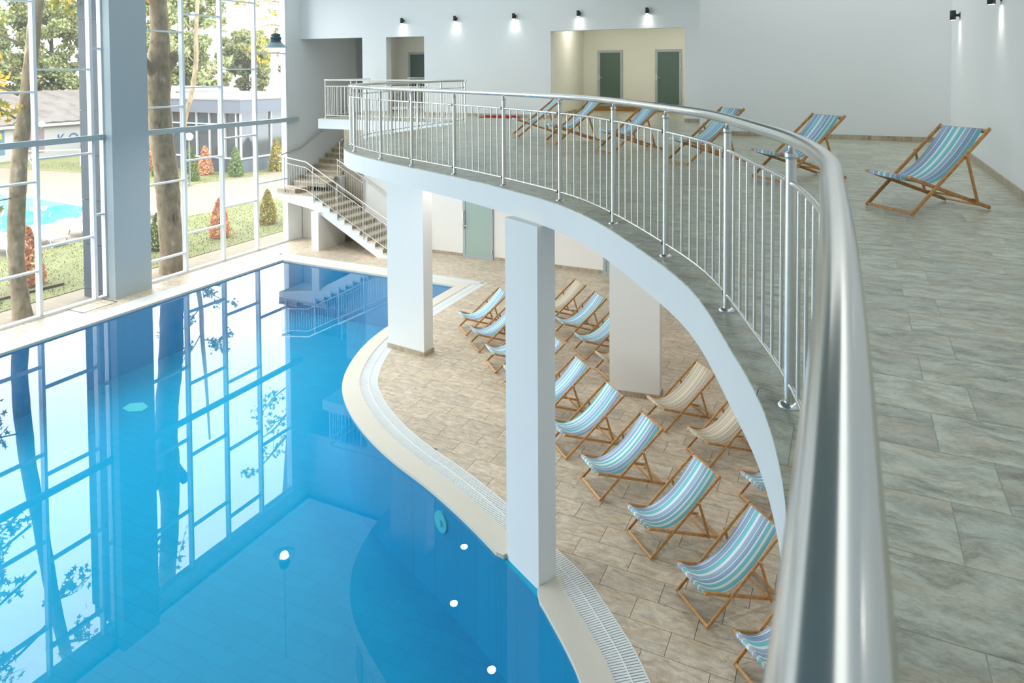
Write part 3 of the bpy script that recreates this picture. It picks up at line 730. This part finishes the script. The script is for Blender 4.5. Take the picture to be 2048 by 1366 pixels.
def pendant(loc, label):
    t = thing('pendant_lamp', label, 'lamp', loc, 0, None)
    MB().lathe((0, 0, 0), [(.29, 0), (.16, .125), (.15, .13), (.14, .125), (.275, .0), (.29, 0)], 28).build('shade', 'lampgrey', t)
    MB().lathe((0, 0, 0), [(.145, .125), (.145, .165), (.12, .17), (.135, .19), (.135, .235), (.148, .24), (.148, .27), (.11, .285), (.12, .30), (.12, .36), (.06, .375), (0, .38)], 24).build('housing', 'lampdark', t)
    MB().lathe((0, 0, 0), [(.12, .09), (0, .085)], 16).build('bulb', 'glow', t)
    h = CEIL-loc[2]; m = MB(); k = .38
    i = 0
    while k < h:
        d = (.012, 0) if i % 2 else (0, .012)
        m.tube([(d[0], d[1], k), (d[0], d[1], k+.045), (-d[0], -d[1], k+.045), (-d[0], -d[1], k), (d[0], d[1], k)], .004, 5); k += .04; i += 1
    m.build('chain', 'lampdark', t)
    s = spot('lamp_beam', (0, 0, .05), 900, math.radians(130), .8, size=.1); s.parent = t
pendant((-13.75, 14.3, 6.80), 'grey bell shaped pendant lamp hanging before the windows')
def downlight(x, y, z, label, e):
    t = thing('downlight', label, 'lamp', (x, y, z), 0, 'downlights under the terrace')
    MB().lathe((0, 0, 0), [(.0, -.001), (.09, -.001), (.1, -.012), (.075, -.014), (.07, -.004)], 20).build('rim', 'steel2', t)
    MB().lathe((0, 0, 0), [(.07, -.006), (0, -.006)], 16).build('lens', 'glow', t)
    l = area_light('lamp_glow', (0, 0, -.03), .14, e, (1, .95, .87)); l.parent = t; l.data.shape = 'DISK'
for (x, y, z, n_) in ((-7.9, 22.6, 8.2, 'left'), (-5.2, 22.6, 8.2, 'right')):
    downlight(x, y, z, 'added unseen downlight in the alcove ceiling, '+n_+' one', 34)  # unseen lamps added to brighten the alcove
downlight(-14.2, 22.8, 8.2, 'added unseen downlight in the corridor ceiling', 30)  # unseen lamp added to brighten the corridor
dl = [((-7.67, 13.45), 'round downlight under the terrace above the far lower chairs'), ((-7.03, 11.9), 'round downlight under the terrace close to its rounded tip'), ((-5.64, 10.83), 'round downlight under the terrace above the pool bend'),
      ((-6.0, 17.0), 'added unseen downlight under the terrace near the lower back wall'), ((-2.4, 12.0), 'added unseen downlight under the terrace near the beige chairs'), ((-.6, 8.2), 'added unseen downlight under the terrace near the closest lower chairs'), ((-2.0, 17.0), 'added unseen downlight under the terrace in the deep corner'), ((-12.4, 18.6), 'round downlight under the stair bridge')]  # terrace lamps on this row are unseen, added to light the lower floor
for (x, y), lb in dl: downlight(x, y, ZU-.32, lb, 20)

# ================================================================== DECK CHAIRS
def make_chair():
    r = link('deck_chair', None)
    A0, A1 = Vector((0, 0, .022)), Vector((0, 1.05, .875)); B0, B1 = Vector((0, -.005, .402)), Vector((0, 1.10, .024))
    d = (A1-A0).normalized(); e = (B1-B0).normalized()
    for s in (-1, 1):
        x = s*.297; MB().bar((x, A0.y-.0, A0.z), (x, A1.y, A1.z), (1, 0, 0), .024, .042, bev=.007).build('side_rail', 'wood', r)
        x = s*.268; MB().bar((x, B0.y, B0.z), (x, B1.y, B1.z), (1, 0, 0), .024, .040, bev=.007).build('seat_rail', 'wood', r)
        pt = A0+d*.90; pb = B0+e*.90
        x = s*.325; MB().bar((x, pt.y, pt.z+.02), (x, pb.y+.01, pb.z), (1, 0, 0), .022, .034, bev=.006).build('prop_leg', 'wood', r)
        MB().tube([(s*.262, .318, .282), (s*.316, .318, .282)], .008, 8).build('pivot_bolt', 'steel2', r)
    tb = A1-d*.03; MB().bar((-.297, tb.y, tb.z), (.297, tb.y, tb.z), d, .036, .022, bev=.006).build('top_bar', 'wood', r)
    MB().bar((-.297, A0.y+.015, A0.z+.012), (.297, A0.y+.015, A0.z+.012), d, .034, .022, bev=.006).build('foot_bar', 'wood', r)
    MB().bar((-.297, B0.y, B0.z), (.297, B0.y, B0.z), e, .036, .024, bev=.006).build('front_bar', 'wood', r)
    br = B1-e*.04; MB().bar((-.268, br.y, br.z), (.268, br.y, br.z), e, .032, .02, bev=.006).build('rear_bar', 'wood', r)
    pb = B0+e*.905; MB().bar((-.325, pb.y, pb.z+.018), (.325, pb.y, pb.z+.018), (0, 1, 0), .03, .02, bev=.005).build('prop_bar', 'wood', r)
    # sling
    n = 22; c0 = Vector((0, tb.y-.012, tb.z+.014)); c2 = Vector((0, B0.y+.01, B0.z+.017)); c1 = Vector((0, .40, .10)); W = .243
    prof = [c0*((1-t)**2)+c1*(2*t*(1-t))+c2*(t*t) for t in [i/n for i in range(n+1)]]
    prof = [tb+Vector((0, .012, -.03)), tb+Vector((0, .016, .004))]+prof+[B0+Vector((0, -.018, .012)), B0+Vector((0, -.02, -.02))]
    m = MB(); k = len(prof); th = Vector((0, 0, -.004))
    vs = []
    for p in prof: vs += [p+Vector((-W, 0, 0)), p+Vector((W, 0, 0)), p+Vector((-W, 0, 0))+th, p+Vector((W, 0, 0))+th]
    fs = []
    for i in range(k-1):
        a = i*4; b = a+4
        fs += [(a, a+1, b+1, b), (a+2, b+2, b+3, a+3), (a, b, b+2, a+2), (a+1, a+3, b+3, b+1)]
    m.add(vs, fs, 0, True); m.build('sling', 'blue1', r)
    return r
proto = make_chair()
SL = {k: None for k in ('blue1', 'blue2', 'blue3', 'beigestripe')}
base_sl = [c for c in proto.children if c.name.startswith('sling')][0].data
for k in SL:
    me = base_sl.copy(); me.materials.clear(); me.materials.append(M[k]); SL[k] = me
first = [True]
def chair(x, y, z, deg, fab, label, group):
    o = proto if first[0] else copy_tree(proto); first[0] = False
    o.location = (x, y, z); o.rotation_euler = (0, 0, math.radians(deg)); o['label'] = label; o['category'] = 'deck chair'; o['group'] = group
    for c in o.children:
        if c.name.startswith('sling'): c.data = SL[fab]
    return o
G1, G2, G3 = 'deck chairs on the upper terrace', 'deck chairs in the row along the pool', 'deck chairs in the rear lower row'
zt = ZU
for x, y, dg, fb, lb in [
    (.36, 8.5, -47, 'blue1', 'blue striped deck chair on the terrace nearest the right wall'),
    (-1.03, 10.13, -45, 'blue2', 'blue striped deck chair on the terrace, second from the right wall'),
    (-2.52, 11.42, -46, 'blue3', 'blue striped terrace deck chair, third from the right wall'),
    (-4.08, 12.5, -43, 'blue1', 'blue striped deck chair on the terrace before the second alcove door'),
    (-5.57, 13.47, -45, 'blue2', 'blue striped deck chair on the terrace before the first alcove door'),
    (-6.9, 14.6, -52, 'blue3', 'blue striped deck chair on the terrace farthest from the right wall')]:
    chair(x, y, zt, dg, fb, lb, G1)
for x, y, fb, lb in [
    (-8.24, 14.45, 'blue3', 'blue striped deck chair in the pool row farthest back by the white gutter end'),
    (-7.51, 13.70, 'blue1', 'blue striped deck chair in the pool row, second from the back'),
    (-6.70, 12.91, 'blue2', 'blue striped deck chair in the pool row, third from the back'),
    (-5.91, 12.14, 'blue3', 'blue striped deck chair in the pool row mostly behind the pool column'),
    (-5.10, 11.32, 'blue1', 'blue striped deck chair in the pool row just right of the pool column'),
    (-4.24, 10.52, 'blue3', 'blue striped deck chair in the pool row before the warm white column'),
    (-3.41, 9.72, 'blue1', 'pale blue deck chair in the pool row next to the teal edged one'),
    (-2.44, 8.83, 'blue2', 'teal edged striped deck chair in the pool row, third from the picture bottom'),
    (-1.60, 8.01, 'blue2', 'teal edged deck chair in the pool row touching the white slab edge'),
    (-.83, 7.23, 'blue2', 'blue striped deck chair in the pool row nearest the viewer')]:
    chair(x, y, 0, -44, fb, lb, G2)
for x, y, fb, lb in [
    (-6.79, 15.84, 'beigestripe', 'beige striped deck chair farthest back near the lower wall'),
    (-6.01, 15.09, 'blue2', 'blue striped deck chair in the rear row in front of the far beige one'),
    (-5.25, 14.32, 'blue3', 'blue striped deck chair in the rear row half behind the warm white column'),
    (-4.5, 13.54, 'beigestripe', 'striped deck chair in the rear row almost hidden by the warm white column'),
    (-3.02, 12.03, 'beigestripe', 'beige striped deck chair right of the warm white column'),
    (-2.15, 11.23, 'beigestripe', 'beige striped deck chair partly under the curved slab edge'),
    (-1.2, 10.28, 'blue1', 'blue striped deck chair showing only its front under the curved slab')]:
    chair(x, y, 0, -44, fb, lb, G3)

# small red mat rolled at the wall
rm = thing('rolled_mat', 'red rolled mat lying at the foot of the end wall', 'mat', (-10.0, 20.1, ZU))
MB().tube([(-.6, 0, .035), (.6, .05, .035)], .035, 12).build('roll', 'red', rm)
MB().bar((-.7, -.14, .012), (.7, -.1, .012), (0, 1, 0), .2, .02).build('flap', 'red', rm)

# ================================================================== OUTDOORS
GZ = -.1
def ground(name, label, poly, mat, z0=GZ-.1, z1=GZ):
    o = MB().prism(poly, z0, z1).build(name, mat); o['label'] = label; o['kind'] = 'structure'; return o
ground('garden_path', 'sand coloured paver path along the windows', [(-20.05, -10), (-18.55, -10), (-18.55, 60), (-20.05, 60)], 'paver')
ground('lawn', 'lawn strip between the path and the terrace', [(-25.8, -10), (-20.05, -10), (-20.05, 60), (-25.8, 60)], 'grass', z1=GZ+.02)
ground('terrace', 'pale paved terrace around the outdoor pool', [(-25.8, -10), (-25.8, 27.8), (-33.4, 26.0), (-42, 28.2), (-60, 26.5), (-60, -10)], 'terrace', z1=GZ+.005)
ground('garden_walk', 'pale walk passing the glazed pavilion', [(-25.8, 27.8), (-25.8, 60), (-31.9, 60), (-32.1, 31), (-33.3, 26.0)], 'terrace', z1=GZ+.005)
ground('lawn', 'lawn around the glazed pavilion with clipped shrubs', [(-33.3, 26.0), (-32.1, 31), (-31.9, 60), (-60, 60), (-60, 26.5), (-42, 28.2)], 'grass', z1=GZ+.02)
ground('far_ground', 'distant ground beyond the garden', [(-120, -40), (-60, -40), (-60, 120), (-120, 120)], 'dirt')
# grass blades (stuff)
m = MB()
for _ in range(16000):
    if random.random() < .6: x, y = random.uniform(-25.7, -20.1), random.uniform(9, 26)
    else: x, y = random.uniform(-50, -32.5), random.uniform(27, 33)
    if (y < 28.3 or y > 31.2) and x < -32.5: continue
    h = random.uniform(.03, .09); a = random.uniform(0, PI); dx, dy = math.cos(a)*.02, math.sin(a)*.02; l1, l2 = random.uniform(-.03, .03), random.uniform(-.03, .03)
    m.add([(x-dx, y-dy, GZ), (x+dx, y+dy, GZ), (x+l1, y+l2, GZ+h)], [(0, 1, 2)])
gb = m.build('grass_blades', 'blade'); gb['kind'] = 'stuff'; gb['label'] = 'short grass growing on the lawns'; gb['category'] = 'grass'
kb = MB().bar((-21.4, 9.0, GZ+.03), (-20.9, 13.0, GZ+.05), (1, 0, 0), .15, .1).build('garden_kerb', 'dirt'); tag(kb, 'low broken soil edging on the lawn near the windows', 'kerb')
# outdoor pool
op = struct('outdoor_pool', 'bright blue outdoor pool seen through the left windows')
OP = [(-29.6, 0), (-29.6, 19.2), (-31.6, 21.0), (-36, 21.4), (-40, 21.5), (-40, 0)]
MB().prism(OP, GZ-.0, GZ+.012).build('pool_bottom', 'outpool', op)
oo = offset(OP, .45)
m = MB(); strip(m, OP, oo, GZ, GZ+.07); m.build('pool_edge', 'plastic', op)
ow = MB(); ow.add([(x, y, GZ+.03) for x, y in OP], [tuple(range(len(OP)))]); ow.build('water', 'outwater', op)

def tree_trunk(path, radii, wob=.06):
    p = catmull(path, 5); r = [x[0] for x in catmull([(q,) for q in radii], 5)]
    m = MB(); m.tube(p, r, 16)
    for i, v in enumerate(m.v):
        a = math.sin(v[2]*5.1+i % 16*1.3)*.5+math.sin(v[2]*11+i % 16*.9)*.35
        k = min(i//16, len(p)-1); c = p[k]; f = 1+wob*a
        m.v[i] = (c[0]+(v[0]-c[0])*f, c[1]+(v[1]-c[1])*f, v[2])
    return m
def leaf(m, c, size, star=True):
    a, b, g = (random.uniform(0, 2*PI) for _ in range(3))
    mat = Matrix.Rotation(a, 3, 'X') @ Matrix.Rotation(b, 3, 'Y') @ Matrix.Rotation(g, 3, 'Z'); c = Vector(c)
    if star:
        pts = []
        for k in range(10):
            r = size*(1 if k % 2 == 0 else .42)*(1 if k < 9 else .8); t = 2*PI*k/10; pts.append(c+mat @ Vector((math.cos(t)*r, math.sin(t)*r, 0)))
        m.add(pts, [tuple(range(10))])
    else:
        pts = [c+mat @ Vector(q) for q in ((-size, 0, 0), (0, -size*.6, 0), (size, 0, 0), (0, size*.6, 0))]; m.add(pts, [(0, 1, 2, 3)])
def branchy(root, starts, mat, nleaf, size, bark='bark'):
    for (a, b, r) in starts:
        a, b = Vector(a), Vector(b); mid = (a+b)/2+Vector((random.uniform(-.15, .15), random.uniform(-.15, .15), random.uniform(-.1, .2)))
        pts = catmull([tuple(a), tuple(mid), tuple(b)], 5)
        m = MB(); m.tube(pts, [r*(1-.75*i/(len(pts)-1)) for i in range(len(pts))], 7)
        lf = MB()
        for k in range(6):
            t = .35+.65*random.random(); s = a.lerp(b, t); e = s+Vector((random.uniform(-.6, .6), random.uniform(-.9, .9), random.uniform(-.7, .25)))
            m.tube([s, (s+e)/2+Vector((0, 0, .05)), e], [r*.25, r*.2, r*.1], 5)
            for _ in range(nleaf//6):
                u = random.random(); q = s.lerp(e, .4+.6*u); leaf(lf, q+Vector([random.gauss(0, .13) for _ in range(3)]), size*random.uniform(.6, 1.2))
        bo = m.build('branch', bark, root); lf.build('leaves', mat, bo, kind='stuff')
# near plane trees
t1 = thing('plane_tree', 'leaning plane tree trunk right outside the left windows', 'tree', (0, 0, 0), 0, 'plane trees outside the windows')
tree_trunk([(-19.12, 10.85, GZ), (-19.15, 10.79, .7), (-19.2, 10.77, 1.6), (-19.25, 10.85, 2.7), (-19.3, 11.0, 4.2), (-19.3, 11.22, 5.6), (-19.32, 11.40, 7.0), (-19.36, 11.60, 8.3), (-19.4, 11.95, 10.2), (-19.5, 12.3, 12.5)], [.23, .19, .185, .195, .18, .17, .16, .15, .13, .09]).build('trunk', 'bark', t1)
branchy(t1, [((-19.28, 10.9, 5.0), (-19.6, 9.3, 5.9), .035), ((-19.3, 11., 5.6), (-19.8, 9.2, 6.6), .04), ((-19.3, 11.1, 6.9), (-19.9, 9.6, 7.9), .045), ((-19.2, 10.7, 3.0), (-19.5, 9.7, 2.4), .02),
             ((-19.4, 11.4, 8.6), (-20., 9.7, 9.4), .05), ((-19.4, 11.5, 9.2), (-20, 13.0, 10.4), .05), ((-19.4, 11.3, 8.0), (-19.9, 12.4, 8.6), .04), ((-19.4, 11.7, 10.6), (-20, 10.2, 11.6), .05)], 'leaf_n', 66, .12)
t2 = thing('plane_tree', 'thick upright plane tree trunk outside the windows right of the big column', 'tree', (0, 0, 0), 0, 'plane trees outside the windows')
tree_trunk([(-19.15, 15.34, GZ), (-19.15, 15.32, .5), (-19.2, 15.29, 1.6), (-19.2, 15.23, 2.8), (-19.25, 15.15, 3.8), (-19.25, 15.05, 5.0), (-19.25, 15.06, 6.2), (-19.3, 15.17, 7.3), (-19.3, 15.12, 8.4), (-19.4, 15.05, 10.4), (-19.5, 15.2, 12.6)], [.40, .35, .34, .35, .34, .33, .36, .27, .26, .22, .15]).build('trunk', 'bark', t2)
m = MB(); m.tube([(-19.2, 15.1, 6.0), (-19.1, 15.3, 6.35), (-19.0, 15.52, 6.72)], [.22, .17, .15], 12); m.build('branch_stub', 'bark', t2)
m = MB(); m.tube([(-19.2, 14.95, 5.9), (-19.2, 14.55, 6.5), (-19.25, 14.1, 7.1), (-19.3, 13.5, 8.4)], [.15, .12, .1, .06], 10); m.build('branch', 'bark', t2)
branchy(t2, [((-19.3, 14.8, 8.2), (-19.8, 13.9, 9.0), .05), ((-19.35, 14.8, 9.2), (-19.9, 16.2, 9.9), .05), ((-19.3, 13.4, 8.6), (-19.8, 14.2, 9.4), .03), ((-19.35, 14.7, 9.9), (-19.9, 13.6, 10.8), .05)], 'leaf_n', 48, .11)
t4 = thing('plane_tree', 'leafy plane tree whose hanging twigs show by the stair corner', 'tree', (0, 0, 0), 0, 'plane trees outside the windows')
tree_trunk([(-21.5, 23.2, GZ), (-21.4, 23.0, 3), (-21.3, 22.9, 6), (-21.3, 22.6, 9.5), (-21.4, 22.2, 12.5)], [.3, .25, .22, .18, .1]).build('trunk', 'bark', t4)
branchy(t4, [((-21.3, 22.7, 8.0), (-20.0, 19.5, 7.6), .05), ((-21.3, 22.6, 9.0), (-19.8, 19.2, 8.6), .05), ((-21.3, 22.8, 7.0), (-20.4, 20.2, 6.9), .04)], 'leaf_n', 60, .11)
t3 = thing('slender_tree', 'slender pale trunk standing by the globe lamp in the garden', 'tree')
tree_trunk([(-32.6, 26.9, GZ), (-32.6, 26.9, 2.2), (-32.5, 27.0, 3.6), (-32.15, 27.15, 5.0), (-31.95, 27.3, 6.6), (-31.9, 27.3, 8.2), (-31.8, 27.4, 10.5), (-31.7, 27.5, 14)], [.14, .12, .12, .125, .12, .11, .09, .05]).build('trunk', 'bark', t3)
branchy(t3, [((-32.1, 27.2, 5.4), (-31.4, 28.9, 6.8), .04), ((-31.95, 27.3, 6.6), (-32.5, 25.9, 8.2), .04), ((-31.9, 27.3, 8.4), (-31.4, 28.8, 9.0), .04), ((-31.9, 27.3, 8.0), (-32.6, 26.2, 9.6), .04)], 'leaf_g', 110, .13)
# background trees
def bg_tree(x, y, h, rad, mat, label, n=17000, low=.2, size=.16, grp='trees beyond the garden', dens=1.):
    t = thing('background_tree', label, 'tree', (x, y, GZ), 0, grp)
    tr_ = tree_trunk([(0, 0, 0), (.1, .1, h*.35), (-.1, .2, h*.7), (0, 0, h*.95)], [rad*.07, rad*.055, rad*.035, .03])
    for k in range(7):
        a = random.uniform(0, 2*PI); z = h*random.uniform(.35, .75); tr_.tube([(0, 0, z), (math.cos(a)*rad*.35, math.sin(a)*rad*.35, z+h*.08), (math.cos(a)*rad*.75, math.sin(a)*rad*.75, z+h*.12)], [.09, .06, .02], 6)
    tr_.build('trunk', 'bark2', t)
    m = MB(); cl = []
    for k in range(60):
        a = random.uniform(0, 2*PI); u = random.uniform(low, 1); rr = rad*math.sqrt(random.random())*(1-.65*abs(u-.5)); cl.append((math.cos(a)*rr, math.sin(a)*rr, h*u, rad*random.uniform(.15, .27)))
    for _ in range(n):
        c = random.choice(cl); v = Vector([random.gauss(0, 1) for _ in range(3)]).normalized()*c[3]*random.uniform(.55, 1.05)
        leaf(m, (c[0]+v.x, c[1]+v.y, max(.3, c[2]+v.z*.8)), size*random.uniform(.6, 1.3), False)
    m.build('crown', mat, t, kind='stuff')
BT = [(-63.5, 24.5, 13, 3.6, 'leaf_g', 'green tree behind the mural wall at the picture edge'), (-63, 32, 13.5, 3.6, 'leaf_g', 'broad green tree behind the mural wall, left of the narrow window frame'), (-63, 38.6, 13.2, 3.6, 'leaf_g', 'green tree behind the mural wall next to the dark pillar'),
      (-53, 44.5, 12.8, 3.4, 'leaf_g', 'dense green tree left of the thick trunk behind the pavilion'), (-58.6, 56.2, 10.6, 2.8, 'leaf_p', 'green tree behind the pavilion right of the thick trunk'), (-53.8, 52.0, 9.6, 2.6, 'leaf_p', 'pale hazy tree behind the white building'),
      (-52.0, 58.2, 9.4, 2.6, 'leaf_p', 'pale yellowish tree behind the white building near the stair corner'), (-71, 28.5, 14.5, 4, 'leaf_g', 'tall back tree over the mural wall roof'), (-71, 42, 14.5, 4, 'leaf_g', 'tall back tree behind the dark pillar'), (-63, 46, 13, 3.4, 'leaf_g', 'mid green tree far behind the pavilion roof')]
BT += [(-67.5, 19.5, 13.5, 3.6, 'leaf_g', 'back row green tree above the mural wall near the picture edge'), (-79, 39.0, 15.5, 4.2, 'leaf_g', 'back row green tree over the middle of the mural wall'), (-66.5, 54.5, 13.2, 3.2, 'leaf_g', 'green tree showing behind the thick trunk')]
for x, y, h, r_, mt, lb in BT: bg_tree(x, y, h, r_, mt, lb)
yt = bg_tree(-47.5, 24.2, 9.5, 2.2, 'leaf_y', 'orange autumn tree in front of the mural wall', n=1500, low=.15, size=.16, grp='autumn trees')
# conical shrubs
def shrub(x, y, h, mat, label):
    t = thing('conical_shrub', label, 'shrub', (x, y, GZ), 0, 'clipped conical shrubs in the garden')
    MB().tube([(0, 0, 0), (0, 0, h*.5)], .03, 6).build('stem', 'bark2', t)
    m = MB(); R = h*.27
    for _ in range(900):
        u = random.random()**1.3; r = R*(1-u)**.56*random.uniform(.65, 1.08)*(1 if u > .12 else .75+u*2); a = random.uniform(0, 2*PI); leaf(m, (r*math.cos(a), r*math.sin(a), .06+u*h*.96), h*.045, False)
    m.build('foliage', mat, t, kind='stuff')
for x, y, h, mt, lb in [(-21.5, 21.75, 1.42, 'shrub_y', 'olive brown conical shrub on the near lawn by the stair corner'), (-21.45, 19.25, 1.5, 'shrub_o', 'orange brown conical shrub on the near lawn behind a window bar'), (-21.9, 16.95, 1.3, 'shrub_g', 'dark green shrub beside the thick tree trunk'),
                        (-21.8, 12.55, 1.75, 'shrub_o', 'rusty brown shrub beside the leaning tree trunk'), (-40.1, 30.4, 1.9, 'shrub_o', 'orange conical shrub at the pavilion wall by the big column'), (-37.4, 29.1, 1.5, 'shrub_g', 'green conical shrub left of the thick trunk at the pavilion'),
                        (-33.8, 28.6, 1.25, 'shrub_g', 'small green conical shrub in front on the pavilion lawn'), (-35.2, 30.6, 1.75, 'shrub_o', 'orange brown conical shrub at the pavilion behind green ones'), (-32.9, 30.8, 1.75, 'shrub_g', 'light green conical shrub at the pavilion corner'),
                        (-32.4, 33.6, 2.0, 'shrub_y', 'olive conical shrub past the pavilion corner'), (-36.7, 30.8, 1.6, 'shrub_g', 'green conical shrub behind the globe lamp')]:
    shrub(x, y, h, mt, lb)
# loungers by the outdoor pool
def make_lounger():
    t = link('sun_lounger', None)
    m = MB(); m.box(-.32, .32, -.95, .45, .28, .33); m.build('bed', 'plastic', t)
    m = MB(); m.bar((0, .45, .31), (0, 1.0, .58), (1, 0, 0), .62, .04); m.build('backrest', 'plastic', t)
    for s in (-1, 1):
        for y in (-.75, .35): MB().bar((s*.28, y, .30), (s*.3, y+.12*(1 if y > 0 else -1), 0), (1, 0, 0), .05, .05).build('leg', 'plastic', t)
        MB().bar((s*.3, .1, .3), (s*.3, .75, .46), (1, 0, 0), .03, .03).build('support', 'plastic', t)
    return t
lp = make_lounger()
for i, (x, y, lb) in enumerate([(-26.6, 13.0, 'white sun lounger by the outdoor pool at the picture edge'), (-26.5, 14.5, 'white sun lounger by the outdoor pool behind the leaning trunk'), (-26.5, 15.9, 'white sun lounger by the outdoor pool in the middle of the left window'), (-26.5, 17.3, 'white sun lounger by the outdoor pool next to the dark pillar'), (-26.9, 20.9, 'white sun lounger alone left of the thick trunk')]):
    o = lp if i == 0 else copy_tree(lp)
    o.location = (x, y, GZ); o.rotation_euler = (0, 0, math.radians(82+i*4)); o['label'] = lb; o['category'] = 'sun lounger'; o['group'] = 'white loungers by the outdoor pool'
# goal frame
gf = thing('goal_frame', 'small white goal frame on the far grass', 'goal', (-47.2, 29.2, GZ))
MB().tube([(-1.6, -1.2, 0), (-1.6, -1.2, 1.1), (1.0, .9, 1.1), (1.0, .9, 0)], .05, 8).build('front_frame', 'plastic', gf)
for a in ((-1.6, -1.2), (1.0, .9)): MB().tube([(a[0], a[1], 1.1), (a[0]+.9, a[1]+.2, 0), (a[0], a[1], 0)], .04, 8).build('side_brace', 'plastic', gf)
# garden lamps
def garden_lamp(x, y, h, dbl, label):
    t = thing('garden_lamp', label, 'lamp', (x, y, GZ))
    MB().lathe((0, 0, 0), [(.09, 0), (.09, .1), (.05, .14), (.05, .2), (.045, h-.3)], 12).build('pole', 'postgrey', t)
    for s in ((-.3, .3) if dbl else (0,)):
        MB().tube([(0, 0, h-.4), (s*.4*.7, s*.9*.7, h-.42), (s*.4, s*.9, h-.2)], .03, 8).build('arm', 'postgrey', t)
        MB().lathe((s*.4, s*.9, h), [(.001, -.22), (.09, -.2), (.16, -.15), (.21, -.07), (.22, 0), (.21, .07), (.16, .15), (.09, .2), (.001, .22)], 18).build('globe', 'globe', t)
garden_lamp(-32.6, 27.3, 2.7, False, 'garden lamp with one white globe near the pavilion')
garden_lamp(-48.7, 28.8, 2.8, True, 'garden lamp with two white globes in front of the mural wall')
# mural wall / shed
mw = thing('mural_shed', 'low white shed with painted mural and weathered corrugated roof', 'building', (-53.2, 29, GZ))
MB().box(-5, 0, -14, 14, 0, 2.55).build('wall', 'whitewall', mw)
m = MB()
for k in range(56):
    y = -14+k*.5; z = .05 if k % 2 else 0
    m.add([(.35, y, 2.6+z), (.35, y+.5, 2.6+.05-z), (-5.5, y+.5, 4.75+.05-z), (-5.5, y, 4.75+z), (.35, y, 2.52+z), (.35, y+.5, 2.52+.05-z), (-5.5, y+.5, 4.67+.05-z), (-5.5, y, 4.67+z)], [(0, 1, 2, 3), (7, 6, 5, 4), (0, 4, 5, 1)])
m.build('roof', 'roofcorr', mw)
MB().box(.0, .3, -14, 14, 2.3, 2.52).build('eave', 'plastic', mw)
MB().box(.002, .012, -14, .3, .5, 2.2).build('mural_panel', 'mur_blue', mw)
m = MB(); m.add([(.02, -1.6+1.5*math.cos(a), 1.2+.75*math.sin(a)) for a in [2*PI*k/20 for k in range(20)]], [tuple(range(20))]); m.build('painted_shape', 'mur_org', mw)
MB().box(.002, .014, .9, 3.0, .4, 2.1).build('mural_panel', 'mur_pink', mw)
for ch_, y, sz in (('K', 3.9, 1.0), ('O', 4.75, 1.0), ('H', 5.75, 1.0)):
    tx = D.curves.new('letter', 'FONT'); tx.body = ch_; tx.size = sz; tx.extrude = .01; tx.materials.append(M['letter'])
    tmp = D.objects.new('letter_curve', tx); me = D.meshes.new_from_object(tmp); D.objects.remove(tmp); D.curves.remove(tx)
    link('letter', me, mw, (.02, y, .95), (PI/2, 0, PI/2))
m = MB()
for k in range(20):
    a, b = 2*PI*k/20, 2*PI*(k+1)/20; m.add([(.02, 6.0+r_*math.cos(q), .55+r_*math.sin(q)) for r_, q in ((.34, a), (.34, b), (.2, b), (.2, a))], [(0, 1, 2, 3)])
m.build('painted_ring', 'letter', mw)
# glazed pavilion
pv = thing('glazed_pavilion', 'grey glazed pavilion with dark stone base beyond the garden', 'building', (-33.5, 31.8, GZ))
MB().box(-14, 0, 0, 12, 0, .9).build('stone_base', 'bstone', pv)
MB().box(-13.9, -.1, .1, 11.9, .9, 3.75).build('dark_interior', 'bglass', pv)
MB().box(-14, .35, -.35, 12, 3.7, 4.5).build('fascia', 'bfascia', pv)
MB().box(-14, .4, -.4, 12, 4.5, 4.6).build('roof_edge', 'paleroof', pv)
def bar_(n_, *a): MB().box(*a).build(n_, 'plastic', pv)
for k in range(13): bar_('window_bar', -14+k*1.13, -13.93+k*1.13, -.02, .1, .9, 3.72)
for k in range(10): bar_('window_bar', -.1, .02, .0+k*1.25, .07+k*1.25, .9, 3.72)
bar_('window_rail', -14, 0, -.03, .1, 2.95, 3.02); bar_('window_rail', -.1, .03, 0, 12, 2.95, 3.02); bar_('window_ledge', -14, .05, -.06, .1, .86, .94); bar_('window_ledge', -.1, .06, 0, 12, .86, .94)
MB().box(-1.9, -1.3, -.05, .1, .9, 3.7).build('pilaster', 'whitewall', pv)
MB().tube([(-10.6, 1.0, 4.6), (-10.6, 1.0, 4.95), (-10.3, 1.0, 5.1), (-3, 1.2, 5.1), (-1.5, 1.2, 5.0)], .2, 12).build('roof_pipe', 'plastic', pv)
wbq = thing('white_hall', 'white hall with pale ridged roof behind the pavilion', 'building', (-38, 49, GZ))
MB().box(-7, 6, 0, 8, 0, 5.2).build('wall', 'hallwall', wbq)
m = MB(); m.add([(-7.2, -.3, 5.1), (4, -.3, 5.1), (4, 4, 7.0), (-7.2, 4, 7.0), (-7.2, 8.3, 5.1), (4, 8.3, 5.1)], [(0, 1, 2, 3), (3, 2, 5, 4), (1, 5, 2), (0, 3, 4)]); m.build('roof', 'paleroof', wbq)
MB().box(4.2, 8, -1, 3, 0, 7.0).build('side_block', 'plastic', wbq)
